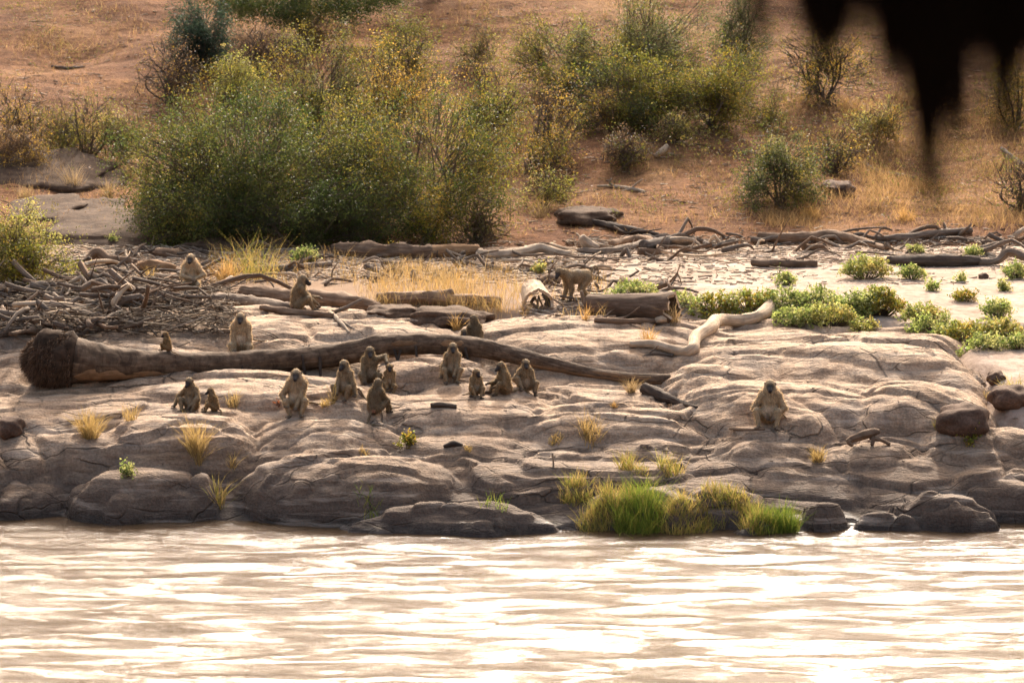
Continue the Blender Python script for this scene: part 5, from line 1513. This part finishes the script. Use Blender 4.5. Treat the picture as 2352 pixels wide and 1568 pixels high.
P, r = scatter_px(15000, -60, 2420, 0, 520, 8, lambda x, y, r: (y > 18) & (noise2(x * .33 + 4, y * .33) + .6 * noise2(x * 1.1, y * 1.1 + 6) > r.uniform(-.15, .8, len(x))))
P = P + np.column_stack([np.zeros(len(P)), np.zeros(len(P)), r.uniform(.05, .75, len(P)) ** 1.5])
V, F, col = leaves(P, 16, .15, .055, PAL['brown'] + PAL['olive'] + PAL['brown'] + PAL['yellow'][2:3], .4, r, longf=2.4)
tag(mesh_obj('dry_brush', V, F, M_LEAF, smooth=False, col=col), 'low dry brush scattered over the slope', 'brush', kind='stuff')
# the wood on top of the bank, above the frame; the river mirrors it
r = np.random.default_rng(55)
n = 2600
bx = r.uniform(-60, 60, n); by = 50 + r.random(n) * 14
top = 3.6 + 2.4 * noise2(bx * .12, by * .05 + 3) + 2.0 * noise2(bx * .45, by * .2)
C = np.column_stack([bx, by, z_soil(bx, by) + .4 + (top - .4) * r.random(n) ** .6])
V, F, col = leaves(C, 24, .75, .42, PAL['dark'] + PAL['olive'][:2], .2, r)
tag(mesh_obj('bank_top_wood', V, F, M_LEAF, smooth=False, col=col), 'dark wood standing on top of the far bank', 'trees', kind='stuff')

# ------------------------------------------------------------------ driftwood litter and the pile
M_CHIP = mat_blade('driftwood_chip', 0, .9, .1)
WC = np.array([(.34, .25, .17), (.24, .165, .11), (.46, .36, .26), (.15, .10, .07), (.55, .45, .34), (.28, .21, .15)])
def litter(P, r, lmin, lmax, rad, tilt=.12):
    n = len(P)
    a = r.uniform(0, np.pi, n); L = r.uniform(lmin, lmax, n) * r.random(n) ** .6
    D = np.column_stack([np.cos(a), np.sin(a) * .8, r.normal(size=n) * tilt]) * L[:, None] * .5
    ra = rad * r.uniform(.5, 1.6, n)
    V, F, _ = sticks(P - D + np.array([0, 0, .01]), P + D + np.array([0, 0, .01]), ra, ra * .6)
    col = np.repeat(WC[r.integers(0, len(WC), n)] * r.uniform(.7, 1.2, (n, 1)), 6, 0)
    return V, F, col
def in_flat(x, y, r): return (y > 5.5) & (y < 19) & (r.random(len(x)) < 1.1 - .75 * sstep(4, 6.5, x) * (1 - sstep(10, 13, y)) )
P1, r = scatter_px(5200, -60, 2420, 555, 655, 11, lambda x, y, r: in_flat(x, y, r) & (noise2(x * .7, y * .7) > r.uniform(-.6, .4, len(x))))
P2, _ = scatter_px(1800, 700, 1350, 590, 640, 12, in_flat)
P3, _ = scatter_px(1500, 150, 700, 565, 650, 13, in_flat)
P4, _ = scatter_px(2000, 1300, 2400, 545, 605, 14, in_flat)
P5, _ = scatter_px(700, 1200, 1600, 640, 740, 15, lambda x, y, r: y > 3)
P = np.vstack([P1, P2, P3, P4, P5])
V, F, col = litter(P, r, .08, .6, .013)
tag(mesh_obj('driftwood_litter', V, F, M_CHIP, smooth=False, col=col), 'small driftwood chips and twigs strewn over the flat', 'driftwood', kind='stuff')
P1, r = scatter_px(5000, -60, 2420, 20, 540, 16, lambda x, y, r: (y > 17) & (r.random(len(x)) < .8))
V, F, col = litter(P1, r, .05, .5, .011)
tag(mesh_obj('slope_litter', V, F, M_CHIP, smooth=False, col=col * .8), 'fallen twigs scattered over the slope', 'twigs', kind='stuff')
P1, r = scatter_px(260, 0, 2352, 760, 1100, 17, lambda x, y, r: y < 6)
V, F, col = litter(P1, r, .03, .22, .006, .03)
tag(mesh_obj('rock_litter', V, F, M_CHIP, smooth=False, col=col * .6), 'tiny bits of twig lying on the bare rock', 'twigs', kind='stuff')

# twelve stick shapes shared by the sticks one can tell apart
r = np.random.default_rng(77)
STK = []
for k in range(12):
    L = 1.0; nb = 5
    P = np.column_stack([np.linspace(-.5, .5, nb), r.normal(size=nb) * .05, r.normal(size=nb) * .035])
    rr = np.linspace(1, .45, nb) * .022 * r.uniform(.8, 1.3)
    pt = [tube(P, rr, 9, 7, .2, 50 + k)]
    if k % 2:
        i = r.integers(1, 4); e = P[i] + np.array([.22, r.normal() * .18, r.uniform(.02, .16)])
        pt.append(tube([P[i], (P[i] + e) / 2 + r.normal(size=3) * .02, e], [rr[i] * .7, rr[i] * .5, rr[i] * .25], 6, 6, .2, 80 + k))
    v, f, u = join(pt)
    me = mesh_obj('stick', v, f, (M_GREY, M_BROWN, M_PALE, M_GREY, M_GREY)[k % 5], uv=u)
    STK.append(me.data); bpy.data.objects.remove(me)
STONE = ['grey', 'brown', 'bleached', 'grey', 'grey']
def put_stick(p, L, thick, az, pitch, roll, where, group):
    k = int(r.integers(0, 12))
    o = bpy.data.objects.new('driftwood_stick', STK[k])
    COL.objects.link(o)
    o.location = p; o.rotation_euler = (roll, pitch, az); o.scale = (L, thick, thick)
    a = (math.degrees(az) + 90) % 180 - 90
    lie = 'lying level' if abs(a) < 14 else 'pointing riverward' if abs(a) > 58 else 'slanting right' if a > 0 else 'slanting left'
    w = ('long' if L > 1.25 else 'short' if L < .7 else 'medium') + (' stout' if thick > 1.9 else ' slim' if thick < 1.15 else '')
    px = WPX / 2 + p[0] / (p[1] + 60) * FPX
    near = where[int(np.clip((px - where[0]) / (where[1] - where[0]) * len(where[2:]), 0, len(where) - 3)) + 2]
    tag(o, '%s %s%s stick %s %s' % (w, STONE[k % 5], ' forked' if k % 2 else '', lie, near), 'driftwood', group)
# the pile on the left: sticks heaped on one another
def pile_h(px, row):
    f = math.exp(-((px - 230) / 290) ** 2)
    return .42 * f * math.exp(-((row - 725) / 42) ** 2) + .10
cnt = 0
while cnt < 170:
    px = r.uniform(-60, 560); row = r.uniform(672, 782)
    if row > 785 - 85 * sstep(200, 560, px) or (385 < px < 500 and row < 712): continue
    g = G(px, row)
    hh = pile_h(px, row) * r.random()
    L = r.uniform(.6, 2.2) * (1 if r.random() < .8 else 1.4)
    az = r.normal() * .45 + (0 if r.random() < .7 else r.normal() * 1.0)
    put_stick((g[0], g[1] + .15, g[2] + hh + .03), L, r.uniform(.9, 3.0), az, r.normal() * .13, r.uniform(0, 6), (-60, 560, 'in the left pile by the frame edge', 'in the left pile above the root ball', 'in the left pile below the slab', 'in the pile under the perched baboon', 'at the right end of the left pile'), 'sticks of the left driftwood pile')
    cnt += 1
P1, r2 = scatter_px(2600, -60, 545, 672, 782, 21, lambda x, y, r: r.random(len(x)) < .95)
P1[:, 2] += r2.uniform(0, 1, len(P1)) * np.array([pile_h(WPX / 2 + p[0] / (p[1] + 60) * FPX, 725) * .8 for p in P1])
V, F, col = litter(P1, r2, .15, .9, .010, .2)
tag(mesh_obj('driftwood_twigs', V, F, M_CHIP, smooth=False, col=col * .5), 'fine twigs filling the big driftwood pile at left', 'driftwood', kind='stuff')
for i in range(60):
    px = r.uniform(160, 760); row = r.uniform(575, 660); g = G(px, row)
    put_stick((g[0], g[1], g[2] + r.uniform(.02, .12)), r.uniform(.4, 1.4), r.uniform(.8, 2.4), r.normal() * .6, r.normal() * .08, r.uniform(0, 6), (160, 760, 'on the flat by the root stump', 'behind the perched baboon', 'by the tall spiky grass', 'behind the side-on baboon'), 'sticks on the flat at left')
for i in range(50):
    px = r.uniform(780, 1420); row = r.uniform(590, 650); g = G(px, row)
    put_stick((g[0], g[1], g[2] + r.uniform(.02, .08)), r.uniform(.4, 1.3), r.uniform(.7, 2.2), r.normal() * .6, r.normal() * .06, r.uniform(0, 6), (780, 1420, 'below the shaggy log', 'below the tan log', 'below the pale branch', 'beside the standing baboon'), 'sticks on the middle flat')
for i in range(60):
    px = r.uniform(1330, 2380); row = r.uniform(540, 600); g = G(px, row)
    put_stick((g[0], g[1], g[2] + r.uniform(.02, .12)), r.uniform(.5, 1.8), r.uniform(1.0, 3.0), r.normal() * .4, r.normal() * .06, r.uniform(0, 6), (1330, 2380, 'in the back driftwood jam', 'left of the forked log at the back', 'under the forked log at the back', 'by the long straight log at the back', 'at the right back driftwood end'), 'sticks of the back driftwood line')
for i in range(26):
    px = r.uniform(1230, 1560); row = r.uniform(650, 745); g = G(px, row)
    put_stick((g[0], g[1], g[2] + r.uniform(.02, .06)), r.uniform(.3, 1.1), r.uniform(.7, 2.0), r.normal() * .6, r.normal() * .06, r.uniform(0, 6), (1230, 1560, 'beside the hollow stump', 'between the two hollow logs', 'in front of the big hollow log'), 'sticks round the hollow logs')

# small fruit beside the foremost male
g = G(640, 938)
V, F, col = leaves(np.array([[0, 0, .05]]), 22, .035, .09, [(.33, .13, .05), (.25, .09, .04)], .6, np.random.default_rng(5), longf=2.2)
o = mesh_obj('dry_leaf', V, F, M_LEAF, smooth=False, col=col); o.location = g
tag(o, 'curled rusty dead leaves beside the foremost male baboon', 'leaf')

# ------------------------------------------------------------------ thatch fringe close to the camera
def thatch():
    yb = -55.6
    root = empty('thatch_eave', on_y(2300, 0, yb)); o = np.array(root.location)
    tag(root, 'black blurred thatch fringe hanging in the top right corner', 'thatch')
    m, nt, out = new_mat('silhouette_thatch'); t = NT(nt)
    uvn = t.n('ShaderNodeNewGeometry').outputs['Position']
    c = t.ramp(t.noise(uvn, 60, 3), [(.3, (.003, .0025, .002)), (.7, (.010, .007, .004))])  # near-black colour paints in the backlit, shaded look of the reeds
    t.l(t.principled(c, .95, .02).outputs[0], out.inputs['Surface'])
    r = np.random.default_rng(9)
    def bundle(name, x0, x1, tipx, tip, n, w=.005, fan=.35):
        ps = .00055
        n = int(n)
        px = r.uniform(x0, x1, n)
        yy = yb + r.normal(size=n) * .05
        A = np.array([on_y(px[i], -190, yy[i]) for i in range(n)]) - o
        q = r.random(n) ** .5
        cx = tipx + (px - tipx) * (fan * (1 - q) + .08)
        B_ = np.array([on_y(cx[i], 40 + (tip - 40) * q[i], yy[i]) for i in range(n)]) - o
        D = B_ - A; L = np.linalg.norm(D, axis=1)
        V, F, mm = blades(A, D, L, np.full(n, w) * r.uniform(.7, 1.5, n), r.normal(size=(n, 3)) * .006, 4)
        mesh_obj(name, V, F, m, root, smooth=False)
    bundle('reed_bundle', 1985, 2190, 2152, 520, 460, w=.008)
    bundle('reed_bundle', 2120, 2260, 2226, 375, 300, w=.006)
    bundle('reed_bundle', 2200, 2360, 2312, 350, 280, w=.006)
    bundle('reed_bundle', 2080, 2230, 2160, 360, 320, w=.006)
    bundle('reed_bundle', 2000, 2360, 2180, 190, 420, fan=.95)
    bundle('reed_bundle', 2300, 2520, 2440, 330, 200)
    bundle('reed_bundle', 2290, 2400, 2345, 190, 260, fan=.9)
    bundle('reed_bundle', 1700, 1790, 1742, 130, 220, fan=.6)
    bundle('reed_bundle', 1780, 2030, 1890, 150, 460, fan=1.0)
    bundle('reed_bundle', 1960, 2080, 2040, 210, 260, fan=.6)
    # pole that carries the reeds and the post that carries the pole
    a = on_y(1500, -230, yb) - o; b = on_y(4300, -230, yb) - o
    v, f, u = tube([a, (a + b) / 2, b], [.035, .04, .045], 12, 10, .05, 3); mesh_obj('eave_pole', v, f, M_DARK, root, uv=u)
    gx = b + o; gzv = gz(gx[0] - .1, yb)
    v, f, u = tube([np.array([b[0] - .1, b[1], gzv - o[2] - .2]), np.array([b[0] - .1, b[1], b[2] * .5]), np.array([b[0] - .1, b[1], b[2] + .1])], [.08, .075, .07], 14, 10, .05, 4)
    mesh_obj('post', v, f, M_DARK, root, uv=u)
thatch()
